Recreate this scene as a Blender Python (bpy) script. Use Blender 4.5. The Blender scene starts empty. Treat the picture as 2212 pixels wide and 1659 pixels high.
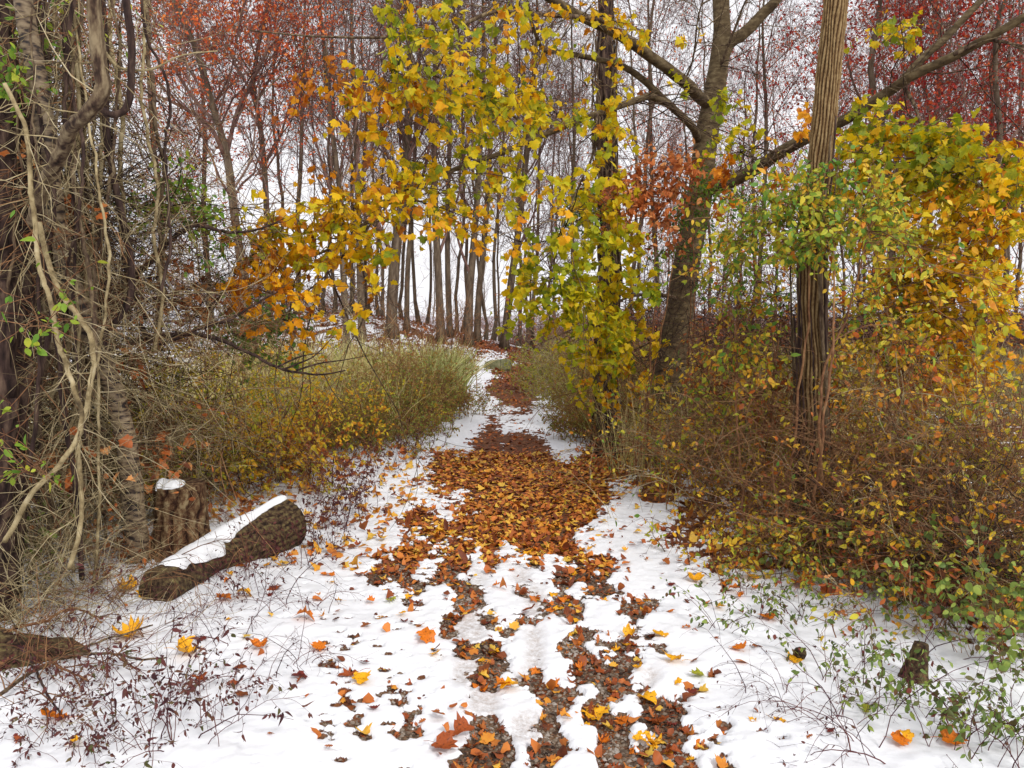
import bpy, math, random, time
import numpy as np
T00 = time.time()
rng = np.random.default_rng(7)
C = bpy.context.scene.collection
SC = bpy.context.scene
# ---------------------------------------------------------------- camera, sky, sun, exposure
FPX, CX, CY, K = 788.0, 512.0, 384.0, 1024 / 2212.0
PITCH = math.radians(-4.3)
CAMZ = 1.6
cam_d = bpy.data.cameras.new("camera"); cam = bpy.data.objects.new("camera", cam_d); C.objects.link(cam)
cam_d.sensor_width = 36; cam_d.lens = FPX / 1024 * 36; cam_d.clip_end = 2000; cam_d.clip_start = 0.05
cam.location = (0, 0, CAMZ); cam.rotation_euler = (math.radians(90) + PITCH, 0, 0)
SC.camera = cam
SC.view_settings.view_transform = 'Standard'; SC.view_settings.look = 'None'
SC.view_settings.exposure = 0.5; SC.view_settings.gamma = 1
SC.render.film_transparent = False
SC.cycles.max_bounces = 6; SC.cycles.diffuse_bounces = 4; SC.cycles.glossy_bounces = 2
SC.cycles.transmission_bounces = 3; SC.cycles.caustics_reflective = False; SC.cycles.caustics_refractive = False
SUN_EL, SUN_AZ = math.radians(42), math.radians(150)     # high behind the cloud, a little behind-right of the camera
w = bpy.data.worlds.new("World"); SC.world = w; w.use_nodes = True
nt = w.node_tree; nt.nodes.clear()
sky = nt.nodes.new('ShaderNodeTexSky'); sky.sky_type = 'NISHITA'; sky.sun_disc = False
sky.sun_elevation = SUN_EL; sky.sun_rotation = SUN_AZ; sky.dust_density = 6; sky.air_density = 1.0; sky.ozone_density = 1
bw = nt.nodes.new('ShaderNodeHueSaturation'); bw.inputs['Saturation'].default_value = 0.10
mixs = nt.nodes.new('ShaderNodeMix'); mixs.data_type = 'RGBA'; mixs.inputs[0].default_value = 0.8
mixs.inputs[7].default_value = (9.0, 8.95, 9.3, 1)       # the even white cloud deck over the whole sky
bg = nt.nodes.new('ShaderNodeBackground'); bg.inputs[1].default_value = 0.1
wo = nt.nodes.new('ShaderNodeOutputWorld')
nt.links.new(sky.outputs[0], bw.inputs['Color']); nt.links.new(bw.outputs[0], mixs.inputs[6])
nt.links.new(mixs.outputs[2], bg.inputs[0]); nt.links.new(bg.outputs[0], wo.inputs[0])
sl = bpy.data.lights.new("sun", 'SUN'); sl.energy = 1.5; sl.angle = math.radians(12); sl.color = (1, 0.97, 0.92)
so = bpy.data.objects.new("sun", sl); C.objects.link(so)
so.rotation_euler = (math.radians(90) - SUN_EL, 0, math.radians(180) - SUN_AZ)

# ---------------------------------------------------------------- projection helpers (display coordinates of the 2212 px view)
def ray(dx, dy):
    a = (np.asarray(dx, float) * K - CX) / FPX; b = -(np.asarray(dy, float) * K - CY) / FPX
    c, s = math.cos(PITCH), math.sin(PITCH)
    y = c - b * s; z = s + b * c
    return a / y, z / y            # world x and z per metre of world y
def P(dx, dy, Y):
    a, b = ray(dx, dy); return np.stack([a * Y, np.asarray(Y, float) + 0 * a, CAMZ + b * Y], -1)
def ss(a, b, x):
    t = np.clip((x - a) / (b - a), 0, 1); return t * t * (3 - 2 * t)
def H(x, y):
    x = np.asarray(x, float); y = np.asarray(y, float)
    h = 2.0 * ss(17, 33, y) * ss(4, -7, x) - 1.6 * ss(37, 70, y)
    h = h + 0.12 * ss(-1.6, -4.5, x) * ss(2, 6, y) * (1 - ss(15, 18, y))
    h = h + 0.025 * np.sin(1.1 * x + 0.5) * np.cos(0.9 * y) + 0.012 * np.sin(3.1 * x + 1.7 * y)
    h = h - 0.03 * np.exp(-((x - 0.05) / 0.9) ** 2) * (y < 40)
    return h
def G(dx, dy):
    a, b = ray(dx, dy)
    Y = 1.0
    for _ in range(6000):
        if CAMZ + b * Y <= H(a * Y, Y): break
        Y *= 1.002
    return np.array([a * Y, Y, float(H(a * Y, Y))])
def proj(p):
    p = np.asarray(p, float); c, s = math.cos(PITCH), math.sin(PITCH)
    y = p[..., 1]; z = p[..., 2] - CAMZ
    d = y * c + z * s; u = -y * s + z * c
    return (p[..., 0] / d * FPX + CX) / K, (CY - u / d * FPX) / K
def lin(r, g, b):
    f = lambda v: (v / 255 / 12.92) if v / 255 <= 0.04045 else ((v / 255 + 0.055) / 1.055) ** 2.4
    return (f(r), f(g), f(b), 1)

# ---------------------------------------------------------------- materials
def newmat(name):
    m = bpy.data.materials.new(name); m.use_nodes = True; n = m.node_tree; n.nodes.clear()
    return m, n, n.nodes.new('ShaderNodeOutputMaterial')
def ramp(n, stops, interp='LINEAR'):
    r = n.nodes.new('ShaderNodeValToRGB'); r.color_ramp.interpolation = interp
    el = r.color_ramp.elements
    el[0].position, el[0].color = stops[0]; el[1].position, el[1].color = stops[-1]
    for p, c in stops[1:-1]:
        e = el.new(p); e.color = c
    return r
def even(cols):
    return [(i / max(1, len(cols) - 1), lin(*c)) for i, c in enumerate(cols)]
def leafmat(name, cols, trans=0.35, mott=0.35, scale=60):
    m, n, o = newmat(name)
    at = n.nodes.new('ShaderNodeAttribute'); at.attribute_name = 'rnd'
    tc = n.nodes.new('ShaderNodeTexCoord')
    no = n.nodes.new('ShaderNodeTexNoise'); no.inputs['Scale'].default_value = scale; no.inputs['Detail'].default_value = 3
    n.links.new(tc.outputs['Object'], no.inputs['Vector'])
    ma = n.nodes.new('ShaderNodeMath'); ma.operation = 'MULTIPLY_ADD'; ma.inputs[1].default_value = mott; ma.inputs[2].default_value = -mott / 2
    n.links.new(no.outputs[0], ma.inputs[0])
    ad = n.nodes.new('ShaderNodeMath'); ad.operation = 'ADD'; ad.use_clamp = True
    n.links.new(at.outputs['Fac'], ad.inputs[0]); n.links.new(ma.outputs[0], ad.inputs[1])
    r = ramp(n, even(cols)); n.links.new(ad.outputs[0], r.inputs[0])
    d = n.nodes.new('ShaderNodeBsdfPrincipled'); d.inputs['Roughness'].default_value = 0.55; d.inputs['Specular IOR Level'].default_value = 0.25
    t = n.nodes.new('ShaderNodeBsdfTranslucent'); mx = n.nodes.new('ShaderNodeMixShader'); mx.inputs[0].default_value = trans
    n.links.new(r.outputs[0], d.inputs['Base Color']); n.links.new(r.outputs[0], t.inputs[0])
    n.links.new(d.outputs[0], mx.inputs[1]); n.links.new(t.outputs[0], mx.inputs[2]); n.links.new(mx.outputs[0], o.inputs[0])
    return m
def barkmat(name, cols, scale=(14, 14, 3), bump=0.6, rough=0.9, attr=True):
    m, n, o = newmat(name)
    tc = n.nodes.new('ShaderNodeTexCoord'); mp = n.nodes.new('ShaderNodeMapping'); mp.inputs['Scale'].default_value = scale
    n.links.new(tc.outputs['Object'], mp.inputs[0])
    no = n.nodes.new('ShaderNodeTexNoise'); no.inputs['Scale'].default_value = 1; no.inputs['Detail'].default_value = 6; no.inputs['Roughness'].default_value = 0.65
    n.links.new(mp.outputs[0], no.inputs['Vector'])
    fac = no.outputs[0]
    mr = n.nodes.new('ShaderNodeMapRange'); mr.inputs[1].default_value = 0.3; mr.inputs[2].default_value = 0.7
    n.links.new(fac, mr.inputs[0])
    src = mr.outputs[0]
    if attr:
        at = n.nodes.new('ShaderNodeAttribute'); at.attribute_name = 'rnd'
        a = n.nodes.new('ShaderNodeMath'); a.operation = 'MULTIPLY_ADD'; a.inputs[1].default_value = 0.7; a.inputs[2].default_value = -0.35
        n.links.new(at.outputs['Fac'], a.inputs[0])
        b = n.nodes.new('ShaderNodeMath'); b.operation = 'ADD'; b.use_clamp = True
        n.links.new(a.outputs[0], b.inputs[0]); n.links.new(mr.outputs[0], b.inputs[1]); src = b.outputs[0]
    r = ramp(n, even(cols)); n.links.new(src, r.inputs[0])
    d = n.nodes.new('ShaderNodeBsdfPrincipled'); d.inputs['Roughness'].default_value = rough; d.inputs['Specular IOR Level'].default_value = 0.15
    bu = n.nodes.new('ShaderNodeBump'); bu.inputs['Strength'].default_value = bump; bu.inputs['Distance'].default_value = 0.01
    n.links.new(fac, bu.inputs['Height']); n.links.new(bu.outputs[0], d.inputs['Normal'])
    n.links.new(r.outputs[0], d.inputs['Base Color']); n.links.new(d.outputs[0], o.inputs[0])
    return m
MAPLE = [(112, 62, 20), (184, 108, 18), (208, 146, 16), (224, 180, 20), (208, 184, 24), (166, 162, 26), (116, 132, 30)]
YELL = [(150, 80, 16), (205, 140, 20), (222, 178, 24), (206, 184, 36), (150, 150, 30), (98, 120, 34)]
M = dict(
    maple=leafmat('maple_leaf', MAPLE, 0.42, 0.4, 40),
    mapley=leafmat('young_maple_leaf', [(184, 92, 22), (220, 144, 24), (238, 186, 32), (226, 198, 40), (186, 186, 42), (140, 158, 46)], 0.42, 0.4, 40),
    mapleg=leafmat('maple_leaf_greenish', [(196, 150, 18), (216, 184, 20), (198, 186, 24), (160, 164, 26), (120, 140, 28)], 0.42, 0.4, 40),
    orange=leafmat('orange_leaf', [(150, 78, 20), (204, 122, 20), (226, 156, 20), (232, 180, 24), (212, 180, 30)], 0.4, 0.4, 40),
    oval=leafmat('oval_leaf', [(190, 98, 38), (214, 154, 46), (216, 186, 58), (184, 182, 56), (136, 158, 52), (92, 134, 52)], 0.35, 0.3, 50),
    vivid=leafmat('green_leaf', [(178, 176, 56), (130, 154, 48), (96, 134, 42), (66, 108, 42)], 0.35, 0.3, 50),
    rust=leafmat('rust_leaf', [(130, 46, 44), (186, 78, 44), (214, 104, 48), (224, 136, 62)], 0.3, 0.2, 10),
    wine=leafmat('wine_leaf', [(110, 30, 32), (156, 42, 38), (186, 64, 42), (204, 100, 52)], 0.3, 0.2, 10),
    brown=leafmat('dried_leaf', [(96, 56, 36), (152, 80, 40), (196, 110, 56), (214, 150, 90)], 0.25, 0.3, 50),
    small=leafmat('small_yellow_leaf', [(186, 108, 34), (224, 168, 44), (218, 190, 54), (184, 180, 54), (138, 154, 52)], 0.35, 0.3, 50),
    olive=leafmat('olive_fine_leaf', [(150, 96, 46), (162, 124, 56), (156, 142, 60), (132, 142, 56), (108, 130, 52)], 0.3, 0.2, 30),
    lime=leafmat('lime_fine_leaf', [(130, 104, 46), (150, 136, 48), (160, 160, 48), (146, 160, 40)], 0.35, 0.2, 30),
    sprig=leafmat('sprig_leaf', [(112, 52, 46), (98, 84, 50), (84, 102, 52), (112, 134, 62), (150, 164, 74)], 0.25, 0.3, 50),
    weed=leafmat('weed_leaf', [(58, 30, 34), (92, 46, 44), (104, 66, 50), (78, 84, 44)], 0.2, 0.3, 60),
    litter=leafmat('litter_leaf', [(100, 54, 32), (156, 88, 40), (196, 122, 44), (216, 152, 52), (222, 176, 70), (198, 162, 64)], 0.15, 0.35, 40),
    litterm=leafmat('mid_litter_leaf', [(96, 50, 32), (140, 74, 42), (178, 98, 46), (206, 126, 56)], 0.15, 0.35, 40),
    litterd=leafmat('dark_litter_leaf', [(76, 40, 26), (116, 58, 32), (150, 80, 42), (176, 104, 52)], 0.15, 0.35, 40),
    reed=leafmat('reed_blade', [(150, 128, 78), (196, 176, 120), (216, 200, 150), (206, 204, 130), (166, 176, 96)], 0.3, 0.2, 8),
    reedg=leafmat('green_reed_blade', [(120, 120, 70), (150, 156, 90), (166, 174, 106), (176, 176, 120)], 0.3, 0.2, 8),
    reedr=leafmat('grey_reed_blade', [(110, 104, 76), (138, 134, 96), (160, 152, 110), (176, 160, 120)], 0.3, 0.2, 8),
    bark_far=barkmat('far_bark', [(54, 44, 36), (92, 78, 64), (124, 110, 92)], (8, 8, 2), 0.3),
    twig_far=barkmat('far_twig', [(74, 50, 46), (108, 82, 74), (134, 110, 98)], (3, 3, 3), 0.0),
    bark_oak=barkmat('oak_bark', [(40, 34, 30), (76, 68, 56), (104, 96, 80)], (18, 18, 4), 0.6),
    bark_maple=barkmat('maple_bark', [(50, 40, 28), (84, 70, 50), (116, 102, 76)], (10, 10, 22), 0.5),
    bark_vine=barkmat('vine_bark', [(34, 26, 22), (68, 52, 42), (104, 88, 68), (136, 120, 94)], (30, 30, 8), 0.9),
    bark_dark=barkmat('dark_vine_bark', [(24, 17, 16), (56, 42, 38), (92, 74, 62)], (30, 30, 6), 0.6),
    bark_rot=barkmat('rotten_bark', [(20, 15, 12), (46, 34, 26), (78, 62, 44), (104, 94, 60)], (38, 38, 38), 1.0),
    tan=barkmat('tan_twig', [(74, 62, 46), (124, 108, 78), (164, 148, 112), (182, 168, 136)], (10, 10, 10), 0.0),
    brownt=barkmat('brown_twig', [(76, 48, 36), (122, 86, 60), (156, 120, 84)], (10, 10, 10), 0.0),
    purple=barkmat('purple_stem', [(48, 22, 34), (82, 40, 46), (106, 62, 52)], (10, 10, 10), 0.0),
)
def locust_mat():
    m, n, o = newmat('furrowed_bark')
    at = n.nodes.new('ShaderNodeAttribute'); at.attribute_name = 'rnd'
    tc = n.nodes.new('ShaderNodeTexCoord'); no = n.nodes.new('ShaderNodeTexNoise'); no.inputs['Scale'].default_value = 45; no.inputs['Detail'].default_value = 5
    n.links.new(tc.outputs['Object'], no.inputs['Vector'])
    a = n.nodes.new('ShaderNodeMath'); a.operation = 'MULTIPLY_ADD'; a.inputs[1].default_value = 0.5; n.links.new(no.outputs[0], a.inputs[0])
    b = n.nodes.new('ShaderNodeMath'); b.operation = 'SUBTRACT'; b.inputs[1].default_value = 0.25
    n.links.new(at.outputs['Fac'], a.inputs[2]); n.links.new(a.outputs[0], b.inputs[0])
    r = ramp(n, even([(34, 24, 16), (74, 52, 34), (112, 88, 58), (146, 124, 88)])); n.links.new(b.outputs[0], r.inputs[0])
    d = n.nodes.new('ShaderNodeBsdfPrincipled'); d.inputs['Roughness'].default_value = 0.95; d.inputs['Specular IOR Level'].default_value = 0.1
    bu = n.nodes.new('ShaderNodeBump'); bu.inputs['Strength'].default_value = 0.6; bu.inputs['Distance'].default_value = 0.006
    n.links.new(no.outputs[0], bu.inputs['Height']); n.links.new(bu.outputs[0], d.inputs['Normal'])
    n.links.new(r.outputs[0], d.inputs['Base Color']); n.links.new(d.outputs[0], o.inputs[0]); return m
M['locust'] = locust_mat()
def cherry_mat():
    m, n, o = newmat('cherry_bark')
    tc = n.nodes.new('ShaderNodeTexCoord'); mp = n.nodes.new('ShaderNodeMapping'); mp.inputs['Scale'].default_value = (14, 14, 42); mp.inputs['Rotation'].default_value = (0, 0.3, 0)
    n.links.new(tc.outputs['Object'], mp.inputs[0])
    no = n.nodes.new('ShaderNodeTexNoise'); no.inputs['Scale'].default_value = 1; no.inputs['Detail'].default_value = 4; n.links.new(mp.outputs[0], no.inputs['Vector'])
    r = ramp(n, [(0.0, lin(30, 22, 20)), (0.40, lin(40, 30, 26)), (0.45, lin(96, 78, 60)), (0.58, lin(136, 118, 92)), (1.0, lin(172, 158, 130))])
    n.links.new(no.outputs[0], r.inputs[0])
    d = n.nodes.new('ShaderNodeBsdfPrincipled'); d.inputs['Roughness'].default_value = 0.6; n.links.new(r.outputs[0], d.inputs['Base Color'])
    bu = n.nodes.new('ShaderNodeBump'); bu.inputs['Strength'].default_value = 0.5; bu.inputs['Distance'].default_value = 0.006
    n.links.new(no.outputs[0], bu.inputs['Height']); n.links.new(bu.outputs[0], d.inputs['Normal']); n.links.new(d.outputs[0], o.inputs[0]); return m
M['cherry'] = cherry_mat()
def snow_mat(name='snow'):
    m, n, o = newmat(name)
    d = n.nodes.new('ShaderNodeBsdfPrincipled'); d.inputs['Base Color'].default_value = (0.74, 0.75, 0.77, 1); d.inputs['Roughness'].default_value = 0.7
    tc = n.nodes.new('ShaderNodeTexCoord'); no = n.nodes.new('ShaderNodeTexNoise'); no.inputs['Scale'].default_value = 45; no.inputs['Detail'].default_value = 4
    n.links.new(tc.outputs['Object'], no.inputs['Vector'])
    bu = n.nodes.new('ShaderNodeBump'); bu.inputs['Strength'].default_value = 0.35; bu.inputs['Distance'].default_value = 0.01
    n.links.new(no.outputs[0], bu.inputs['Height']); n.links.new(bu.outputs[0], d.inputs['Normal']); n.links.new(d.outputs[0], o.inputs[0]); return m
M['snow'] = snow_mat()

# ---------------------------------------------------------------- mesh building
def mk(name, V, quads=None, tris=None, rnd=None, mat=None, parent=None, smooth=True, loc=None):
    V = np.ascontiguousarray(V, dtype=np.float32).reshape(-1, 3)
    q = np.zeros((0, 4), np.int32) if quads is None else np.asarray(quads, np.int32).reshape(-1, 4)
    t = np.zeros((0, 3), np.int32) if tris is None else np.asarray(tris, np.int32).reshape(-1, 3)
    me = bpy.data.meshes.new(name); me.vertices.add(len(V)); me.vertices.foreach_set('co', V.ravel())
    nl = q.size + t.size; me.loops.add(nl); me.loops.foreach_set('vertex_index', np.concatenate([q.ravel(), t.ravel()]).astype(np.int32))
    npoly = len(q) + len(t); me.polygons.add(npoly)
    st = np.concatenate([np.arange(len(q)) * 4, q.size + np.arange(len(t)) * 3]).astype(np.int32)
    me.polygons.foreach_set('loop_start', st)
    if rnd is not None:
        at = me.attributes.new('rnd', 'FLOAT', 'POINT'); at.data.foreach_set('value', np.ascontiguousarray(rnd, dtype=np.float32).ravel())
    me.update(calc_edges=True)
    if smooth: me.polygons.foreach_set('use_smooth', np.ones(npoly, bool))
    if mat is not None: me.materials.append(mat if not isinstance(mat, str) else M[mat])
    ob = bpy.data.objects.new(name, me); C.objects.link(ob)
    if parent is not None: ob.parent = parent
    if loc is not None: ob.location = loc
    return ob
class B:
    """collects tubes and leaves of ONE part"""
    def __init__(s): s.V = []; s.Q = []; s.T = []; s.R = []; s.n = 0
    def add(s, V, q=None, t=None, r=None):
        V = np.asarray(V, float).reshape(-1, 3)
        if len(V) == 0: return
        s.V.append(V)
        if q is not None: s.Q.append(np.asarray(q).reshape(-1, 4) + s.n)
        if t is not None: s.T.append(np.asarray(t).reshape(-1, 3) + s.n)
        s.R.append(np.full(len(V), 0.5) if r is None else np.asarray(r, float).ravel()); s.n += len(V)
    def build(s, name, mat, parent=None, origin=None, smooth=True):
        if not s.V: return None
        V = np.concatenate(s.V)
        if origin is not None: V = V - np.asarray(origin)
        return mk(name, V, np.concatenate(s.Q) if s.Q else None, np.concatenate(s.T) if s.T else None, np.concatenate(s.R), mat, parent, smooth)
def nz(v): return v / np.maximum(np.linalg.norm(v, axis=-1, keepdims=True), 1e-9)
def tubes(Pt, R, S=3, rnd=None):
    """Pt (B,n,3), R (B,n) -> verts, quads, rnd"""
    Bn, n = Pt.shape[:2]
    Tn = nz(np.gradient(Pt, axis=1)); mean = nz(Tn.mean(1))
    ref = np.where(np.abs(mean[:, 2:3]) > 0.8, np.array([[0.97, 0.2, 0.1]]), np.array([[0.1, 0.05, 1.0]]))
    U = nz(np.cross(Tn, ref[:, None, :])); W = np.cross(Tn, U)
    a = np.arange(S) * 2 * math.pi / S
    V = Pt[:, :, None, :] + R[:, :, None, None] * (np.cos(a)[None, None, :, None] * U[:, :, None, :] + np.sin(a)[None, None, :, None] * W[:, :, None, :])
    idx = (np.arange(Bn)[:, None, None] * n + np.arange(n - 1)[None, :, None]) * S + np.arange(S)[None, None, :]
    nx = (np.arange(Bn)[:, None, None] * n + np.arange(n - 1)[None, :, None]) * S + ((np.arange(S) + 1) % S)[None, None, :]
    q = np.stack([idx, nx, nx + S, idx + S], -1).reshape(-1, 4)
    if rnd is None: rnd = rng.random(Bn)
    return V.reshape(-1, 3), q, np.repeat(rnd, n * S)
def spline(pts, n):
    """Catmull-Rom through pts (k,d) -> n samples"""
    p = np.asarray(pts, float); k = len(p)
    if k == 2: return p[0] + (p[1] - p[0]) * np.linspace(0, 1, n)[:, None]
    e = np.concatenate([[2 * p[0] - p[1]], p, [2 * p[-1] - p[-2]]])
    d = np.concatenate([[0], np.cumsum(np.linalg.norm(np.diff(p[:, :3], axis=0), axis=1))]); u = np.interp(np.linspace(0, d[-1], n), d, np.arange(k))
    i = np.minimum(u.astype(int), k - 2); f = (u - i)[:, None]
    a, b, c, g = e[i], e[i + 1], e[i + 2], e[i + 3]
    return 0.5 * (2 * b + (c - a) * f + (2 * a - 5 * b + 4 * c - g) * f ** 2 + (3 * b - a - 3 * c + g) * f ** 3)
def ptube(path, R, S=10, rough=0.0, ridges=0, rdepth=0.0, cap=True, seed=0, twist=0.0, flare=0.0):
    """one thick trunk, parallel-transport frame, optional bark relief; returns V,q,t,rnd"""
    r_ = np.random.default_rng(seed)
    p = np.asarray(path, float); n = len(p); Tn = nz(np.gradient(p, axis=0)); U = np.zeros((n, 3))
    ref = np.array([1, 0, 0.]) if abs(Tn[0, 0]) < 0.8 else np.array([0, 1, 0.]); U[0] = nz(ref - Tn[0] * ref.dot(Tn[0]))
    for i in range(1, n): U[i] = nz(U[i - 1] - Tn[i] * U[i - 1].dot(Tn[i]))
    W = np.cross(Tn, U); a = np.arange(S) * 2 * math.pi / S
    L = np.concatenate([[0], np.cumsum(np.linalg.norm(np.diff(p, axis=0), axis=1))])
    A, Lg = np.meshgrid(a, L); A = A + twist * Lg
    rel = np.zeros_like(A); shade = np.full_like(A, 0.5)
    if rough:
        for _ in range(7):
            k = r_.integers(1, 6); fl = r_.uniform(1, 9); ph = r_.uniform(0, 6.28, 2)
            rel += rough * np.sin(k * A + ph[0] + fl * Lg) * np.cos(fl * 0.7 * Lg + ph[1]) / 2
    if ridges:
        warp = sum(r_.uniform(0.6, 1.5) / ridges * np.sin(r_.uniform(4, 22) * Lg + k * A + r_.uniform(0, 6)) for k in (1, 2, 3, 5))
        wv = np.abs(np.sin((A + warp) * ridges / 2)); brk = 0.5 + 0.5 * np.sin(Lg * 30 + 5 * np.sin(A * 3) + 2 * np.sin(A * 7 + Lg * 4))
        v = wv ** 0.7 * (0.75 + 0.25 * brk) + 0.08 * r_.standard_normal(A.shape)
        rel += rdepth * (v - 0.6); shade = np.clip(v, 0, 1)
    rr = np.asarray(R)[:, None] * (1 + rel + flare * np.exp(-Lg / 0.18) * (1 + 0.5 * np.sin(4 * A + 1)))
    V = p[:, None, :] + rr[..., None] * (np.cos(A)[..., None] * U[:, None, :] + np.sin(A)[..., None] * W[:, None, :])
    i = np.arange(n - 1)[:, None] * S + np.arange(S)[None]; j = np.arange(n - 1)[:, None] * S + (np.arange(S) + 1)[None] % S
    q = np.stack([i, j, j + S, i + S], -1).reshape(-1, 4); V = V.reshape(-1, 3); rn = shade.ravel(); t = None
    if cap:
        V = np.concatenate([V, p[:1], p[-1:]]); rn = np.concatenate([rn, [0.5, 0.5]]); s = np.arange(S); s2 = (s + 1) % S; o = n * S
        t = np.concatenate([np.stack([s2, s, np.full(S, o)], -1), np.stack([(n - 1) * S + s, (n - 1) * S + s2, np.full(S, o + 1)], -1)])
    return V, q, t, rn
def grow(st, d, L, r0, n=5, wob=0.25, up=0.1, tip=0.3):
    Bn = len(st); d = nz(d); pts = [st]; cur = st.copy(); step = (L / (n - 1))[:, None]
    for i in range(n - 1):
        d = nz(d + wob * rng.standard_normal((Bn, 3)) * 0.5 + np.array([0, 0, up])); cur = cur + d * step; pts.append(cur)
    Pt = np.stack(pts, 1); R = r0[:, None] * np.linspace(1, tip, n)[None]
    return Pt, R
def kids(Pt, R, k, t0=0.25, t1=1.0, ang=(0.5, 1.0), bias=(0, 0, 0)):
    Bn, n = Pt.shape[:2]; pid = np.repeat(np.arange(Bn), k); t = (t0 + (t1 - t0) * rng.random(len(pid))) * (n - 1.001)
    i = t.astype(int); f = (t - i)[:, None]; st = Pt[pid, i] * (1 - f) + Pt[pid, i + 1] * f; ax = nz(Pt[pid, i + 1] - Pt[pid, i])
    rr = R[pid, i] * (1 - f[:, 0]) + R[pid, i + 1] * f[:, 0]
    side = nz(np.cross(ax, rng.standard_normal((len(pid), 3)))); a = rng.uniform(*ang, len(pid))[:, None]
    return st, nz(ax * np.cos(a) + side * np.sin(a) + np.asarray(bias)), rr, pid, t / (n - 1)

# ---------------------------------------------------------------- leaf templates: verts (v,3), tris
def outline(half, centre):
    h = np.array(half, float); pts = [(0, 0)] + [tuple(p) for p in h] + [(-x, y) for x, y in h[::-1] if abs(x) > 1e-6]
    V = np.array(pts + [centre], float); k = len(V) - 1
    t = np.stack([np.arange(k), (np.arange(k) + 1) % k, np.full(k, k)], -1); V3 = np.concatenate([V, np.zeros((k + 1, 1))], 1)
    return V3, t
LEAF = dict(
    maple=outline([(0.04, 0.02), (0.22, -0.08), (0.42, 0.0), (0.38, 0.12), (0.52, 0.2), (0.62, 0.42), (0.50, 0.42), (0.36, 0.47), (0.34, 0.62), (0.22, 0.82), (0.12, 0.76), (0, 1.02)], (0, 0.3)),
    maple2=outline([(0.2, -0.1), (0.46, 0.06), (0.42, 0.16), (0.56, 0.28), (0.6, 0.5), (0.44, 0.45), (0.34, 0.54), (0.32, 0.78), (0.12, 0.72), (0, 1.0)], (0, 0.3)),
    mlow=outline([(0.4, 0.0), (0.38, 0.14), (0.58, 0.42), (0.34, 0.48), (0.24, 0.75), (0, 1)], (0, 0.3)),
    oak=outline([(0.06, 0.1), (0.2, 0.16), (0.1, 0.28), (0.36, 0.36), (0.14, 0.48), (0.42, 0.66), (0.14, 0.68), (0.2, 0.86), (0, 1)], (0, 0.5)),
    oval=outline([(0.16, 0.12), (0.27, 0.35), (0.25, 0.6), (0.12, 0.85), (0, 1)], (0, 0.45)),
    round=outline([(0.3, 0.08), (0.44, 0.35), (0.36, 0.7), (0, 1)], (0, 0.4)),
    tiny=(np.array([(0, 0, 0), (0.3, 0.45, 0), (0, 1, 0), (-0.3, 0.5, 0.08)], float), np.array([(0, 1, 2), (0, 2, 3)])),
    narrow=outline([(0.1, 0.2), (0.13, 0.5), (0.07, 0.8), (0, 1)], (0, 0.4)),
)
def leaves(pos, d, nrm, size, kind, curl=0.35, rnd=None, spread=0.0):
    Tm, Tt = LEAF[kind]; N = len(pos)
    if N == 0: return np.zeros((0, 3)), np.zeros((0, 3), int), np.zeros(0)
    Y = nz(d); X = nz(np.cross(Y, nrm)); Z = np.cross(X, Y)
    c1 = rng.normal(0, curl, (N, 1)); c2 = rng.normal(-0.3 * curl, curl, (N, 1)); c3 = rng.normal(0, curl * 0.8, (N, 1))
    x, y = Tm[None, :, 0], Tm[None, :, 1]; z = Tm[None, :, 2] + c1 * x * x * 2 + c2 * y * y + c3 * x * y + 0.06 * np.abs(x)
    s = np.asarray(size).reshape(-1, 1, 1) * np.ones((N, 1, 1)); asp = rng.uniform(0.85, 1.15, (N, 1, 1))
    V = pos[:, None] + s * (x[..., None] * X[:, None] * asp + y[..., None] * Y[:, None] + z[..., None] * Z[:, None])
    v = len(Tm); t = Tt[None] + (np.arange(N) * v)[:, None, None]
    if rnd is None: rnd = rng.random(N)
    return V.reshape(-1, 3), t.reshape(-1, 3), np.repeat(rnd, v)
def randdir(N, z=0.0, zs=1.0):
    v = rng.standard_normal((N, 3)); v[:, 2] = v[:, 2] * zs + z; return nz(v)

# ---------------------------------------------------------------- tags, labels
def tag(o, label, cat, group=None):
    o['label'] = label; o['category'] = cat
    if group: o['group'] = group
    return o
def setting(o, kind='structure', label=None):
    o['kind'] = kind
    if label: o['label'] = label
    return o
def empty(name, loc):
    o = bpy.data.objects.new(name, None); C.objects.link(o); o.location = tuple(float(v) for v in loc); o.empty_display_size = 0.1; return o
def dup(o, parent=None):
    c = o.copy(); C.objects.link(c)
    if parent is not None: c.parent = parent
    for ch in list(o.children): dup(ch, c)
    return c
ORD = ['first', 'second', 'third', 'fourth', 'fifth', 'sixth', 'seventh', 'eighth', 'ninth', 'tenth', 'eleventh', 'twelfth', '13th', '14th', '15th', '16th', '17th', '18th', '19th', '20th'] + [str(i) + 'th' for i in range(21, 400)]

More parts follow.
